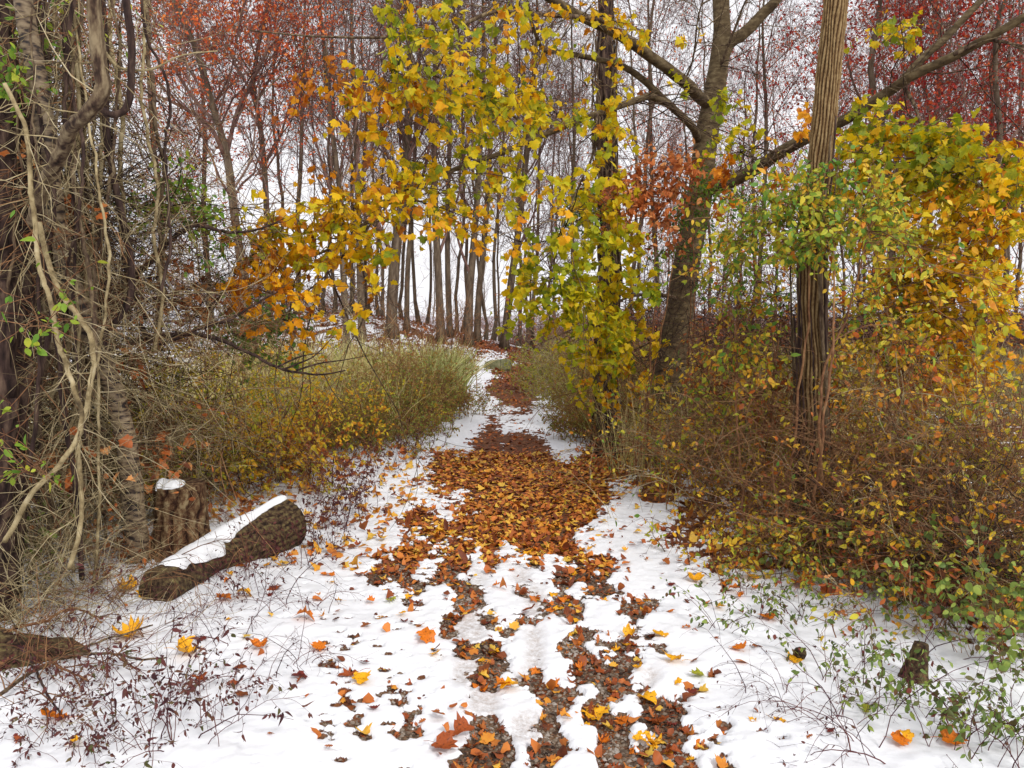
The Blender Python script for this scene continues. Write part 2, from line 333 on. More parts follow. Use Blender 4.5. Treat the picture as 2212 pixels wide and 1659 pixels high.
# ================================================================ GROUND
nearmap = """++++++-++-.........+####----
#####-.-+--.......-####+----
#####++.--.......+#####+----
#####-.-+.+.#-...+#####++---
###--.++..#.##-#+--.+###++--
###...+-.+o##o#+..--######+-
######-+#..##-o+-#--+######+
#####-+##..###o-..##-..#####
######+#.oo.#..#+-##+-######
########.oo#-#o##-.##--#####
#######+#...##o#..#-.++-####
-####+#+#oo..#o##..-..######
#+#++#+##o..#o.##-...#o#####
#+##+-#+##oo+#-..+#..-+##-##
#+###--###oo###.-+.-++..-###
+####--###..#oo.##-..+-.-+##
-####--+##...oo.+##..#-.-+#-
####+####-...#-..+#.-+-..+##
#####-##-....#-.#+#...-..-#-""".split('\n')
farmap = """++++++++++++++-..+++++++++
+++++++++++++-..++++++++++
+++++++++++#-...+#++++++++
##########+##-.-##++++++++
############-+++##+#++++++
###########+-++++##+++++++
##########+-.-..-##+++++++
########--+......+#-......
#######+...............-+.
######++-............-+-..
#######+--+..........-++..
######++-++..........-#+-.""".split('\n')
val = {'#': 1.0, '+': 0.66, '-': 0.36, '.': 0.0, 'o': 0.8}
NM = np.array([[val[c] for c in (r + '####')[:28]] for r in nearmap]); NS = np.array([[1.0 if c == 'o' else 0 for c in (r + '####')[:28]] for r in nearmap])
FM = np.array([[val[c] for c in (r + '++++')[:26]] for r in farmap])
def bil(Mx, cx, cy):
    h, w_ = Mx.shape; cx = np.clip(cx, 0, w_ - 1.001); cy = np.clip(cy, 0, h - 1.001); i = cx.astype(int); j = cy.astype(int); fx = cx - i; fy = cy - j
    return (Mx[j, i] * (1 - fx) + Mx[j, i + 1] * fx) * (1 - fy) + (Mx[j + 1, i] * (1 - fx) + Mx[j + 1, i + 1] * fx) * fy
_nr = np.random.default_rng(11); _tab = _nr.random((256, 256))
def vn(x, y):
    xi = np.floor(x).astype(int); yi = np.floor(y).astype(int); fx = x - xi; fy = y - yi; fx = fx * fx * (3 - 2 * fx); fy = fy * fy * (3 - 2 * fy)
    g = lambda a, b: _tab[a & 255, b & 255]
    return (g(xi, yi) * (1 - fx) + g(xi + 1, yi) * fx) * (1 - fy) + (g(xi, yi + 1) * (1 - fx) + g(xi + 1, yi + 1) * fx) * fy
def fbm(x, y, o=4):
    s = 0; a = 0.5; tt = 0
    for k in range(o): s = s + a * vn(x * 2 ** k + 17 * k, y * 2 ** k + 9 * k); tt += a; a *= 0.55
    return s / tt
holes = []
for (dx, dy) in [(735, 1373), (762, 1383), (730, 1450), (745, 1500), (725, 1530), (775, 1555), (800, 1525), (790, 1600), (762, 1570), (845, 1490), (860, 1530), (830, 1455), (910, 1470),
                 (1565, 1575), (1515, 1625), (1495, 1495), (1600, 1400), (745, 1410), (770, 1395), (870, 1590), (840, 1420), (700, 1395), (815, 1405)]:
    g = G(dx, dy); holes.append((g[0], g[1], _nr.uniform(0.018, 0.035)))
for _ in range(46):
    dx, dy = _nr.uniform(690, 900), _nr.uniform(1250, 1655); g = G(dx, dy); holes.append((g[0], g[1], _nr.uniform(0.008, 0.026)))
for _ in range(14):
    dx, dy = _nr.uniform(1480, 1750), _nr.uniform(1250, 1655); g = G(dx, dy); holes.append((g[0], g[1], _nr.uniform(0.008, 0.02)))
def snowfield(x, y):
    p = np.stack([x, y, H(x, y)], -1); ok = y > 0.5
    dx, dy = proj(np.where(ok[..., None], p, np.array([0, 1.0, 0])))
    # sources: near map cell 31.25 px from (507.?)
    ncx = (dx - 717.6) / 31.22; ncy = (dy - 1095.6) / 31.22
    fcx = (dx - 716.3) / 28.64; fcy = (dy - 784.0) / 28.64
    near = bil(NM, ncx, ncy); far = bil(FM, fcx, fcy); slush = bil(NS, ncx, ncy) * (dy > 1090)
    wn = ss(1075, 1110, dy); f = near * wn + far * (1 - wn)
    side = 0.62 - 0.1 * ss(14, 20, y)
    leftv = 0.55 + 0.42 * ss(1000, 1090, dy); f = np.where(dx < 700, f + (leftv - f) * ss(0, 40, 700 - dx), f)
    rightedge = np.where(dy > 1095, 1555, 1420); rv = np.where(dy > 1240, 0.95, 0.42)
    f = np.where(dx > rightedge, f + (rv - f) * ss(0, 60, dx - rightedge), f)
    # litter under the right-hand shrubs, broken snow elsewhere
    u = ss(1.9, 2.7, x) * (1 - ss(9, 14, y)) * ss(3.0, 4.2, y); f = f * (1 - u) + 0.36 * u
    u = ss(770, 740, dy); f = f * (1 - u) + 0.56 * u
    u = ss(22, 27, y) * ss(0, -2, x) * 1.0; f = f * (1 - u) + 0.57 * u
    f = np.where(ok, f, 0.7)
    # trunks melt holes handled by litter; bare brown brow of the knoll
    kb = np.exp(-((x + 0.9) / 1.6) ** 2 - ((y - 30.5) / 2.0) ** 2); f = f - 0.35 * kb
    n1 = fbm(x * 9, y * 9, 4) - 0.5; n2 = fbm(x * 26 + 5, y * 26, 3) - 0.5; n3 = fbm(x * 2.2, y * 1.6 + 3, 4) - 0.5
    farw = ss(8, 14, y)
    g = f + n1 * (1.0 - 0.5 * farw) + n2 * 0.85 + (fbm(x * 60, y * 60, 2) - 0.5) * 0.25 * (y < 9) + n3 * 0.9 * farw * (np.abs(f - 0.5) < 0.3)
    for hx, hy, hr in holes:
        m = (np.abs(x - hx) < 0.1) & (np.abs(y - hy) < 0.1)
        if m.any():
            d = np.hypot((x[m] - hx), (y[m] - hy) * 0.9) / hr; g[m] = np.where(d < 1.6, np.minimum(g[m], 0.5 + (d - 1.0) * 0.6), g[m])
    return g, slush
def axis(lo, dlo, dhi, hi, step, gr):
    a = list(np.arange(dlo, dhi, step)); s = step; v = a[-1]
    while v < hi: s *= gr; v += s; a.append(v)
    s = step; v = a[0]; b = []
    while v > lo: s *= gr; v -= s; b.append(v)
    return np.array(b[::-1] + a)
def build_ground():
    xs = axis(-400, -2.2, 2.5, 400, 0.0125, 1.022); ys = axis(-60, 2.3, 6.6, 600, 0.0125, 1.011)
    X, Y = np.meshgrid(xs, ys); f, sl_ = snowfield(X, Y)
    t = np.clip((f - 0.5) / 0.16, 0, 1); thick = 0.024 * np.sqrt(t) * (1 - 0.65 * np.clip(sl_ * 1.2, 0, 1))
    near = np.exp(-np.maximum(Y - 6, 0) / 20)
    Z = H(X, Y) + thick * (0.75 + 0.5 * fbm(X * 14, Y * 14, 3)) * np.maximum(near, 0.3) + 0.006 * (fbm(X * 30, Y * 30, 2) - 0.5)
    Z += (0.035 * (fbm(X * 3, Y * 3, 3) - 0.5) + 0.012 * (fbm(X * 11 + 3, Y * 11, 2) - 0.5)) * t
    ny, nx = X.shape; V = np.stack([X, Y, Z], -1).reshape(-1, 3)
    i = (np.arange(ny - 1)[:, None] * nx + np.arange(nx - 1)[None]).ravel(); q = np.stack([i, i + 1, i + nx + 1, i + nx], -1)
    ob = mk('ground', V, q, None, f.ravel(), None)
    at = ob.data.attributes.new('slush', 'FLOAT', 'POINT'); at.data.foreach_set('value', sl_.ravel().astype(np.float32))
    path = np.exp(-((X - np.interp(Y, [0, 8, 17, 25, 35], [0.1, 0, -0.02, 0.1, 0.9])) / 0.95) ** 4) * (Y < 60)
    at = ob.data.attributes.new('path', 'FLOAT', 'POINT'); at.data.foreach_set('value', path.ravel().astype(np.float32))
    at = ob.data.attributes.new('neargravel', 'FLOAT', 'POINT'); at.data.foreach_set('value', (1 - 0.9 * ss(5.5, 7.5, Y)).ravel().astype(np.float32))
    print('ground verts', len(V))
    m, n, o = newmat('snowy_ground'); L = n.links.new
    tc = n.nodes.new('ShaderNodeTexCoord')
    def noise(s, d=4, r=0.6):
        q_ = n.nodes.new('ShaderNodeTexNoise'); q_.inputs['Scale'].default_value = s; q_.inputs['Detail'].default_value = d; q_.inputs['Roughness'].default_value = r; L(tc.outputs['Object'], q_.inputs['Vector']); return q_.outputs[0]
    def vor(s):
        q_ = n.nodes.new('ShaderNodeTexVoronoi'); q_.inputs['Scale'].default_value = s; L(tc.outputs['Object'], q_.inputs['Vector']); return q_
    def math_(op, a, b=None, c=None, clamp=False):
        q_ = n.nodes.new('ShaderNodeMath'); q_.operation = op; q_.use_clamp = clamp
        for k_, v_ in enumerate((a, b, c)):
            if v_ is None: continue
            if isinstance(v_, (int, float)): q_.inputs[k_].default_value = v_
            else: L(v_, q_.inputs[k_])
        return q_.outputs[0]
    def attr(nm):
        q_ = n.nodes.new('ShaderNodeAttribute'); q_.attribute_name = nm; return q_.outputs['Fac']
    def mix(f_, a, b):
        q_ = n.nodes.new('ShaderNodeMix'); q_.data_type = 'RGBA'; L(f_, q_.inputs[0]) if not isinstance(f_, float) else setattr(q_.inputs[0], 'default_value', f_)
        for k_, v_ in ((6, a), (7, b)):
            if isinstance(v_, tuple): q_.inputs[k_].default_value = v_
            else: L(v_, q_.inputs[k_])
        return q_.outputs[2]
    # gravel of the trail
    v1 = vor(95); sep = n.nodes.new('ShaderNodeSeparateColor'); L(v1.outputs['Color'], sep.inputs[0])
    rg = ramp(n, even([(48, 34, 26), (88, 60, 42), (118, 88, 66), (92, 70, 46), (140, 122, 106)])); L(sep.outputs[0], rg.inputs[0])
    # leaf litter, cells of rotting leaf
    v2 = vor(34); sep2 = n.nodes.new('ShaderNodeSeparateColor'); L(v2.outputs['Color'], sep2.inputs[0])
    rl = ramp(n, even([(52, 28, 20), (104, 52, 30), (140, 78, 38), (96, 56, 34), (168, 104, 50)])); L(sep2.outputs[0], rl.inputs[0])
    dirt = ramp(n, even([(40, 26, 18), (86, 52, 30), (120, 78, 46)])); L(noise(18, 6), dirt.inputs[0])
    lit = mix(0.5, rl.outputs[0], dirt.outputs[0])
    sel = math_('MULTIPLY', attr('path'), math_('GREATER_THAN', noise(5, 3), 0.47)); sel = math_('MULTIPLY', sel, attr('neargravel'))
    bare = mix(sel, lit, rg.outputs[0])
    f0 = attr('rnd'); fn = math_('ADD', f0, math_('MULTIPLY', math_('SUBTRACT', noise(70, 4), 0.5), 0.18))
    sn = n.nodes.new('ShaderNodeMapRange'); sn.interpolation_type = 'SMOOTHSTEP'; sn.inputs[1].default_value = 0.50; sn.inputs[2].default_value = 0.545; L(fn, sn.inputs[0])
    snowc = mix(noise(3, 3), (0.68, 0.69, 0.72, 1), (0.77, 0.775, 0.795, 1))
    slf = math_('MULTIPLY', math_('MULTIPLY', attr('slush'), 1.3, clamp=True), math_('MULTIPLY_ADD', noise(34, 6, 0.8), 3.2, -1.1, clamp=True), clamp=True)
    slc = mix(slf, snowc, mix(0.35, (0.52, 0.47, 0.44, 1), rg.outputs[0]))
    col = mix(sn.outputs[0], bare, slc)
    d = n.nodes.new('ShaderNodeBsdfPrincipled'); L(col, d.inputs['Base Color']); d.inputs['Roughness'].default_value = 0.75; d.inputs['Specular IOR Level'].default_value = 0.25
    hb = math_('ADD', math_('MULTIPLY', v1.outputs['Distance'], -1.2), math_('MULTIPLY', noise(60, 4), 0.5))
    hs = math_('MULTIPLY', noise(45, 3), 0.35)
    hm = n.nodes.new('ShaderNodeMix'); L(sn.outputs[0], hm.inputs[0]); L(hb, hm.inputs[2]); L(hs, hm.inputs[3])
    bu = n.nodes.new('ShaderNodeBump'); bu.inputs['Strength'].default_value = 0.7; bu.inputs['Distance'].default_value = 0.008; L(hm.outputs[0], bu.inputs['Height'])
    L(bu.outputs[0], d.inputs['Normal']); L(d.outputs[0], o.inputs[0])
    ob.data.materials.append(m); setting(ob); return ob
ground = build_ground()
def snow_at(p):
    f, _ = snowfield(p[:, 0].copy(), p[:, 1].copy()); return f
def gz(p):   # height on top of the snow
    f = snow_at(p); t = np.clip((f - 0.5) / 0.16, 0, 1); return H(p[:, 0], p[:, 1]) + 0.03 * np.sqrt(t), f

# far wooded ridge beyond the trees
def build_ridge():
    xs = np.linspace(-420, 420, 260); ys = np.linspace(280, 520, 18); X, Y = np.meshgrid(xs, ys)
    Z = -3 + (5 + 5 * fbm(X / 60 + 3, Y / 90, 4) + 2.0 * fbm(X / 5, Y / 5, 3)) * np.sin(np.clip((Y - 280) / 240, 0, 1) * math.pi) ** 0.6
    ny, nx = X.shape; i = (np.arange(ny - 1)[:, None] * nx + np.arange(nx - 1)[None]).ravel()
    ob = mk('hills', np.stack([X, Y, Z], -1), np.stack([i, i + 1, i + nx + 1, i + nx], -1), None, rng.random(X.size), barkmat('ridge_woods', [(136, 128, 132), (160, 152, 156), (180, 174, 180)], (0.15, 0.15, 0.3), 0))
    setting(ob)
build_ridge()

# ================================================================ BACKGROUND TREES
def lerp_path(pts, n): return spline(pts, n)
def tree_parts(trunk, R, nl=16, ll=(2.5, 5), lt0=0.35, dens=(6, 6, 4), minr=0.0045, leafn=0, leafsz=0.08, leafmat_='rust', leafkind='tiny', upb=0.12, seed=0, extra=(), S=9, lowbare=0.0, barkm='bark_far', twigm='twig_far', rough=0.05, leafz=(0, 99)):
    """returns builders: trunk, limbs, crown leaves"""
    bt, bl, bf = B(), B(), B()
    V, q, t, r = ptube(trunk, R, S, rough=rough, seed=seed, flare=0.35); bt.add(V, q, t, r)
    Pt = trunk[None]; Rt = np.asarray(R)[None]
    for ep, er in extra:
        V, q, t, r = ptube(ep, er, max(6, S - 2), rough=rough, seed=seed + 5); bl.add(V, q, t, r)
    st, d, rr, pid, tt = kids(Pt, Rt, nl, lt0, 0.98, (0.6, 1.1)); d = nz(d + np.array([0, 0, 0.25]))
    L = rng.uniform(*ll, len(st)) * (1.15 - 0.6 * tt)
    P1, R1 = grow(st, d, L, np.maximum(rr * 0.34, minr * 1.8), 8, 0.3, upb)
    if extra:
        for ep, er in extra:
            e = spline(ep, 8)[None]; P1 = np.concatenate([P1, e]); R1 = np.concatenate([R1, np.linspace(er[0], er[-1], 8)[None]])
    bl.add(*_t(tubes(P1, R1, 5)))
    st, d, rr, pid, tt = kids(P1, R1, dens[0], 0.2, 1, (0.5, 1.0)); P2, R2 = grow(st, d, rng.uniform(0.9, 2.2, len(st)), np.maximum(rr * 0.55, minr * 1.4), 6, 0.3, 0.08); bl.add(*_t(tubes(P2, R2, 3)))
    st, d, rr, pid, tt = kids(P2, R2, dens[1], 0.15, 1, (0.4, 1.0)); P3, R3 = grow(st, d, rng.uniform(0.4, 1.1, len(st)), np.maximum(rr * 0.6, minr), 4, 0.3, 0.05, 0.6); bl.add(*_t(tubes(P3, R3, 3)))
    P4 = P3
    if dens[2]:
        st, d, rr, pid, tt = kids(P3, R3, dens[2], 0.2, 1, (0.4, 0.9)); P4, R4 = grow(st, d, rng.uniform(0.2, 0.5, len(st)), np.full(len(st), minr * 0.8), 3, 0.25, 0.03, 0.6); bl.add(*_t(tubes(P4, R4, 3)))
    if leafn:
        k = rng.integers(0, len(P4), leafn); f = rng.random(leafn)[:, None]; j = P4.shape[1] - 1
        pos = P4[k, j] * f + P4[k, j - 1] * (1 - f) + rng.normal(0, 0.03, (leafn, 3))
        m = (pos[:, 2] > leafz[0]) & (pos[:, 2] < leafz[1]); cl = 0.5 + 0.25 * np.sin(pos[:, 0] * 1.3) * np.cos(pos[:, 2] * 1.1); m &= rng.random(leafn) < cl + 0.3; pos = pos[m]
        V, t, r = leaves(pos, randdir(len(pos), -0.4), randdir(len(pos)), rng.uniform(0.6, 1.25, len(pos)) * leafsz, leafkind, 0.4); bf.add(V, None, t, r)
    return bt, bl, bf
def _t(x): return x[0], x[1], None, x[2]
def tree_obj(name, base, parts, barkm, twigm, leafm, crown='crown'):
    root = empty(name, base); bt, bl, bf = parts
    bt.build('trunk', barkm, root, base); bl.build('branches', twigm, root, base)
    if bf.V: o = bf.build(crown, leafm, root, base, smooth=False)
    return root

BT = []
# (display points of the trunk from base to top, depth, base radius px/2 in display, leaf count, leaf size, material, extras)
named = [
    ([(548, 700), (535, 640), (520, 560), (505, 450), (490, 335), (455, 215), (425, 110), (385, 20), (360, -80)], 20, 15, 9000, 0.085, 'rust', [[(490, 335), (512, 240), (545, 175), (575, 110), (590, 0)], [(488, 345), (455, 275), (395, 232), (320, 200), (240, 180)], [(472, 270), (420, 215), (360, 120), (320, 40)]], 'fork-trunked oak full of rust-red leaves left of the trail'),
    ([(585, 700), (578, 600), (577, 480), (570, 350), (558, 240), (545, 190), (560, 90), (580, -40)], 22, 11, 6500, 0.085, 'rust', [[(574, 350), (605, 295), (625, 230), (660, 150)], [(556, 215), (520, 160), (490, 90), (470, 0)], [(556, 215), (600, 140), (640, 60)]], 'slim grey oak with small rust leaves standing beside the forked oak'),
    ([(750, 705), (742, 600), (738, 480), (730, 380), (712, 240), (700, 100), (690, -60)], 24, 10, 2500, 0.08, 'rust', [[(735, 470), (700, 370), (672, 250), (660, 100)], [(738, 480), (770, 380), (780, 250), (800, 100)], [(732, 390), (748, 280), (745, 120), (750, 0)]], 'several-stemmed tree with upright limbs and sparse rust leaves on the hill'),
    ([(782, 700), (778, 600), (775, 500), (772, 380), (765, 200), (760, 0)], 26, 11, 800, 0.08, 'rust', [], 'straight dark trunk on the crest behind the reeds'),
    ([(846, 695), (848, 620), (858, 520), (868, 440), (880, 320), (885, 150), (880, 0)], 27, 17, 600, 0.08, 'brown', [[(850, 560), (820, 490), (795, 440), (760, 380)], [(862, 490), (900, 420), (925, 330), (940, 200)]], 'thick grey oak trunk leaning slightly right behind the reeds'),
    ([(878, 700), (880, 600), (888, 480), (895, 350), (905, 150), (910, 0)], 29, 8, 500, 0.08, 'brown', [], 'slimmer trunk just right of the thick grey oak'),
    ([(952, 718), (948, 620), (942, 500), (938, 350), (940, 150), (935, -40)], 28, 12, 600, 0.08, 'brown', [[(945, 560), (975, 470), (1000, 380), (1010, 250)]], 'tall straight trunk left of the knoll'),
    ([(972, 720), (968, 620), (966, 500), (970, 350), (975, 100), (980, -40)], 30, 9, 400, 0.08, 'brown', [], 'slender straight trunk on the left foot of the knoll'),
    ([(1012, 735), (1014, 640), (1022, 540), (1030, 440), (1040, 260), (1045, 50)], 29, 12, 700, 0.08, 'brown', [[(1018, 600), (990, 520), (975, 430)]], 'dark trunk on the brow of the knoll, leaning right'),
    ([(1030, 738), (1034, 640), (1044, 540), (1052, 440), (1062, 260), (1070, 50)], 31, 10, 500, 0.08, 'brown', [], 'right twin of the dark trunk on the knoll brow'),
    ([(1088, 742), (1098, 660), (1108, 580), (1118, 510), (1130, 400), (1150, 200), (1160, 0)], 31, 12, 700, 0.08, 'brown', [[(1100, 640), (1135, 600), (1160, 560), (1180, 540)], [(1112, 560), (1140, 490), (1170, 430)]], 'leaning trunk at the right end of the knoll above the trail'),
    ([(1150, 735), (1152, 650), (1160, 560), (1164, 400), (1170, 200)], 38, 6, 400, 0.08, 'brown', [], 'thin far trunk where the trail bends away'),
    ([(640, 690), (645, 600), (642, 480), (650, 350), (655, 150), (660, 0)], 33, 8, 2200, 0.09, 'rust', [], 'far rust-leaved tree right of the slim grey oak'),
    ([(455, 700), (450, 600), (440, 450), (442, 300), (430, 100)], 30, 9, 3500, 0.09, 'rust', [], 'far tree with a rust crown left of the forked oak'),
    ([(340, 720), (345, 600), (350, 450), (330, 300), (320, 100), (325, -40)], 24, 10, 6500, 0.09, 'rust', [[(348, 480), (390, 400), (430, 350), (480, 330)]], 'rust-leaved tree seen past the hanging vines'),
    ([(1925, 720), (1925, 500), (1910, 300), (1880, 150), (1900, 40), (1912, -60)], 17, 13, 5000, 0.085, 'wine', [[(1915, 330), (1870, 240), (1835, 150), (1820, 20)], [(1905, 260), (1960, 180), (2010, 120), (2060, 40)]], 'wine-red oak behind the furrowed trunk'),
    ([(2110, 740), (2120, 600), (2140, 450), (2160, 300), (2150, 150), (2170, 0)], 15, 12, 16000, 0.075, 'wine', [[(2135, 480), (2080, 380), (2030, 300), (1990, 270)], [(2150, 350), (2200, 280), (2240, 240)], [(2130, 500), (2180, 400), (2230, 330)]], 'deep red leafy oak at the right-hand edge'),
    ([(2035, 740), (2035, 600), (2040, 450), (2020, 300), (2000, 200), (1990, 40)], 20, 9, 6000, 0.08, 'wine', [[(2035, 430), (2090, 330), (2140, 250)]], 'dark red oak between the wine-red oak and the deep red one'),
    ([(1640, 740), (1640, 600), (1650, 450), (1655, 250), (1650, 0)], 25, 8, 3000, 0.08, 'wine', [], 'far reddish tree between the maple and the furrowed trunk'),
    ([(1420, 740), (1420, 600), (1410, 450), (1405, 250), (1400, 0)], 27, 8, 3000, 0.08, 'rust', [], 'far reddish tree between the ivied trunk and the maple'),
    ([(1235, 745), (1240, 650), (1236, 500), (1240, 300), (1235, 50)], 30, 7, 1200, 0.08, 'rust', [], 'far trunk on the right side of the trail bend'),
    ([(170, 720), (172, 500), (150, 300), (160, 100)], 22, 10, 7000, 0.09, 'rust', [], 'rust-orange tree deep behind the vine-wrapped tree'),
]
for k, (pts, Y, hw, nleaf, lsz, lm, ex, lab) in enumerate(named):
    base = P(*pts[0], Y)
    zb = float(H(base[0], Y)); pp = [P(a, b, Y) for a, b in pts]; pp[0][2] = zb - 0.05
    if len(pp) > 2 and pp[1][2] < zb: pp.pop(1)
    topz = pp[-1][2]; pp.append(pp[-1] + np.array([rng.normal(0, 0.5), rng.normal(0, 0.5), 2.5]))
    tr = spline(pp, 26); r0 = 0.74 * hw * K / FPX * Y
    R = r0 * np.interp(np.linspace(0, 1, 26), [0, 0.1, 0.6, 1], [1.05, 0.95, 0.6, 0.12])
    exs = []
    for e in ex:
        ep = [P(a, b, Y + (0.25 * i * (1 if rng.random() < 0.5 else -1))) for i, (a, b) in enumerate(e)]
        exs.append((spline(ep, 14), r0 * 0.42 * np.linspace(1, 0.22, 14)))
    low = 0.3 if k < 15 else 0.3
    parts = tree_parts(tr, R, nl=18, lt0=low, leafn=int(nleaf*1.25), leafsz=lsz, extra=exs, seed=k, dens=(7, 6, 3), minr=0.0048 * Y / 22, leafz=(3.0, 99))
    o = tree_obj('oak_tree' if nleaf > 1500 else 'bare_tree', tr[0] + [0, 0, 0.05], parts, 'bark_far', 'twig_far', lm)
    tag(o, lab, 'tree', 'trees of the wood behind the trail'); BT.append(o)

# shared kinds for the deeper wood
kinds = []
for v in range(7):
    Hh = rng.uniform(15, 19); n = 20; tz = np.linspace(0, Hh, n); wob = np.cumsum(rng.normal(0, 0.09, (n, 2)), 0)
    tr = np.column_stack([wob, tz]); tr[0, :2] = 0; R = 0.12 * np.interp(np.linspace(0, 1, n), [0, 0.05, 0.6, 1], [1.15, 1, 0.6, 0.1])
    leafn = [0, 0, 500, 300, 2500, 3500, 200][v]
    kinds.append((tree_parts(tr, R, nl=18, lt0=0.2, leafn=leafn, leafsz=0.1, seed=50 + v, dens=(6, 5, 3), minr=0.006, ll=(2.2, 4.5)), leafn))
protos = []
cand = []
rr_ = np.random.default_rng(5)
for i in range(50):
    dxx = rr_.uniform(-150, 2350); Y = rr_.uniform(30, 95) ** 1.0
    if 1130 < dxx < 1215 and Y < 45 or 640 < dxx < 1130 and Y < 60: continue
    cand.append((dxx, Y))
for dxx, Y in [(700, 34), (722, 37), (800, 33), (818, 36), (905, 34), (922, 40), (987, 34), (1000, 38), (1050, 36), (1066, 40), (1078, 44), (1120, 42), (1135, 48), (1178, 50), (1200, 46), (828, 48), (690, 46), (610, 36), (760, 38), (868, 42)]:
    cand.append((dxx, Y))
cand += [(rr_.uniform(1350, 2300), rr_.uniform(22, 45)) for _ in range(16)]
place = []
for dxx, Y in cand:
    b = P(dxx, 700, Y); x = b[0]
    v = int(rr_.integers(0, 4)) if 650 < dxx < 1250 else int(rr_.integers(0, 7))
    first = not any(p[0] == v for p in protos)
    if first:
        parts, lf = kinds[v]; o = tree_obj('woodland_tree', (0, 0, 0), parts, 'bark_far', 'twig_far', 'rust'); protos.append((v, o))
    else:
        o = dup([p[1] for p in protos if p[0] == v][0])
    s = rr_.uniform(0.75, 1.15); o.location = (x, Y, float(H(x, Y)) - 0.05); o.scale = (s * rr_.uniform(0.6, 0.95),) * 2 + (s,)
    o.rotation_euler = (rr_.normal(0, 0.03), rr_.normal(0, 0.04), rr_.uniform(0, 6.28)); place.append((dxx, Y, v, o))
place.sort(key=lambda p: p[0])
zones = [(-999, 420, 'behind the vine-wrapped tree'), (420, 660, 'behind the two slim rust oaks'), (660, 1010, 'on the hill behind the reeds'), (1010, 1250, 'behind the knoll at the trail bend'), (1250, 1500, 'behind the ivied trunk'), (1500, 1800, 'between the maple and the furrowed trunk'), (1800, 9999, 'behind the yellow thicket')]
for a, b, txt in zones:
    L = [p for p in place if a <= p[0] < b]
    for i, (dxx, Y, v, o) in enumerate(L):
        kind = 'far bare tree' if v < 4 or v == 6 else 'far rust-leaved tree'
        tag(o, f"{kind} {txt}, {ORD[i]} from the left", 'tree', 'far trees of the wood')
print('bg', time.time() - T00)

# ================================================================ NEAR WOOD
def near_pts(paths, n=60):
    return np.concatenate([spline(p, n) for p in paths])
def spray(bw_, bl_, anchors, c, rad, nsub, ntw, nlf, size, kind='maple', r0=0.006, tl=(0.15, 0.4), rnd=(0.5, 0.25), droop=0.5, curl=0.35, up=0.0, rt=0.0018, zmin=None):
    """leafy spray inside an ellipsoid: thin branches from the nearest limb, twigs on them, leaves on the twigs"""
    c = np.asarray(c, float); rad = np.asarray(rad, float)
    e = rng.standard_normal((nsub, 3)); e = nz(e) * rng.random((nsub, 1)) ** (1 / 3.0); e = c + e * rad
    if anchors is not None:
        d = np.linalg.norm(anchors[None] - e[:, None], axis=2) + rng.random((nsub, len(anchors))) * 0.25; st = anchors[d.argmin(1)]
    else: st = e + rng.normal(0, 1, e.shape) * rad * 0.6
    far = np.linalg.norm(e - st, axis=1)
    n = 9; u = np.linspace(0, 1, n)[None, :, None]; mid = (st + e) / 2 + rng.normal(0, 0.12, st.shape) * far[:, None] + np.array([0, 0, 1.0]) * (0.12 * far[:, None])
    Pt = (1 - u) ** 2 * st[:, None] + 2 * u * (1 - u) * mid[:, None] + u ** 2 * e[:, None]
    Pt[:, 1:-1] += rng.normal(0, 0.012, Pt[:, 1:-1].shape)
    R = np.maximum(r0 * (1 - 0.75 * np.linspace(0, 1, n)), rt)[None] * np.clip(far / 1.2, 0.5, 1.4)[:, None]
    bw_.add(*_t(tubes(Pt, R, 4)))
    # twigs
    N = nsub * ntw; k = np.repeat(np.arange(nsub), ntw); near = (np.linalg.norm(e - st, axis=1) < np.max(rad))
    t = rng.uniform(0.45, 1, N); t = np.where(np.take(far, k) > 2 * rad.max(), rng.uniform(0.72, 1, N), t); i = np.minimum((t * (n - 1)).astype(int), n - 2); f = (t * (n - 1) - i)[:, None]
    s2 = Pt[k, i] * (1 - f) + Pt[k, i + 1] * f
    d2 = nz(Pt[k, i + 1] - Pt[k, i]) * 0.6 + randdir(N, -0.1 * droop * 2 + up)
    L = rng.uniform(*tl, N); P2, R2 = grow(s2, d2, L, np.full(N, rt * 1.3), 5, 0.35, -0.12 * droop + up * 0.3, 0.6); bw_.add(*_t(tubes(P2, R2, 3)))
    # leaves
    NL = N * nlf; k2 = np.repeat(np.arange(N), nlf); t = rng.uniform(0.15, 1, NL) * 3.999; i = t.astype(int); f = (t - i)[:, None]
    pos = P2[k2, i] * (1 - f) + P2[k2, i + 1] * f
    ax = nz(P2[k2, i + 1] - P2[k2, i])
    pet = nz(ax * 0.5 + randdir(NL, -droop * 0.4)); ps = size * 0.45
    tip = pos + pet * ps * rng.uniform(0.4, 1, (NL, 1))
    if kind in ('maple', 'mlow'):
        q_, qq, rr_q = tubes(np.stack([pos, tip], 1), np.full((NL, 2), 0.0008), 3); bw_.add(q_, qq, None, rr_q)
    if zmin is not None:
        m = tip[:, 2] > zmin; tip, pet, k2 = tip[m], pet[m], k2[m]
    dr = nz(pet + np.array([0, 0, -droop]) + 0.4 * randdir(len(tip)))
    nr = nz(randdir(len(tip)) * 0.8 + np.array([0, -0.35, 0.6]))
    clus = rng.normal(0, 1, nsub)[k[k2]] * rnd[1] * 0.6
    rv = np.clip(rnd[0] + clus + rng.normal(0, rnd[1], len(tip)), 0, 1)
    V, tt, r = leaves(tip, dr, nr, rng.uniform(0.45, 1.25, len(tip)) * size, kind, curl, rv); bl_.add(V, None, tt, r)
def ell(dx, dy, Y, rdx, rdy, ry=None):
    s = K / FPX * Y; return P(dx, dy, Y), (rdx * s, ry if ry else max(rdx, rdy) * s * 0.8, rdy * s)

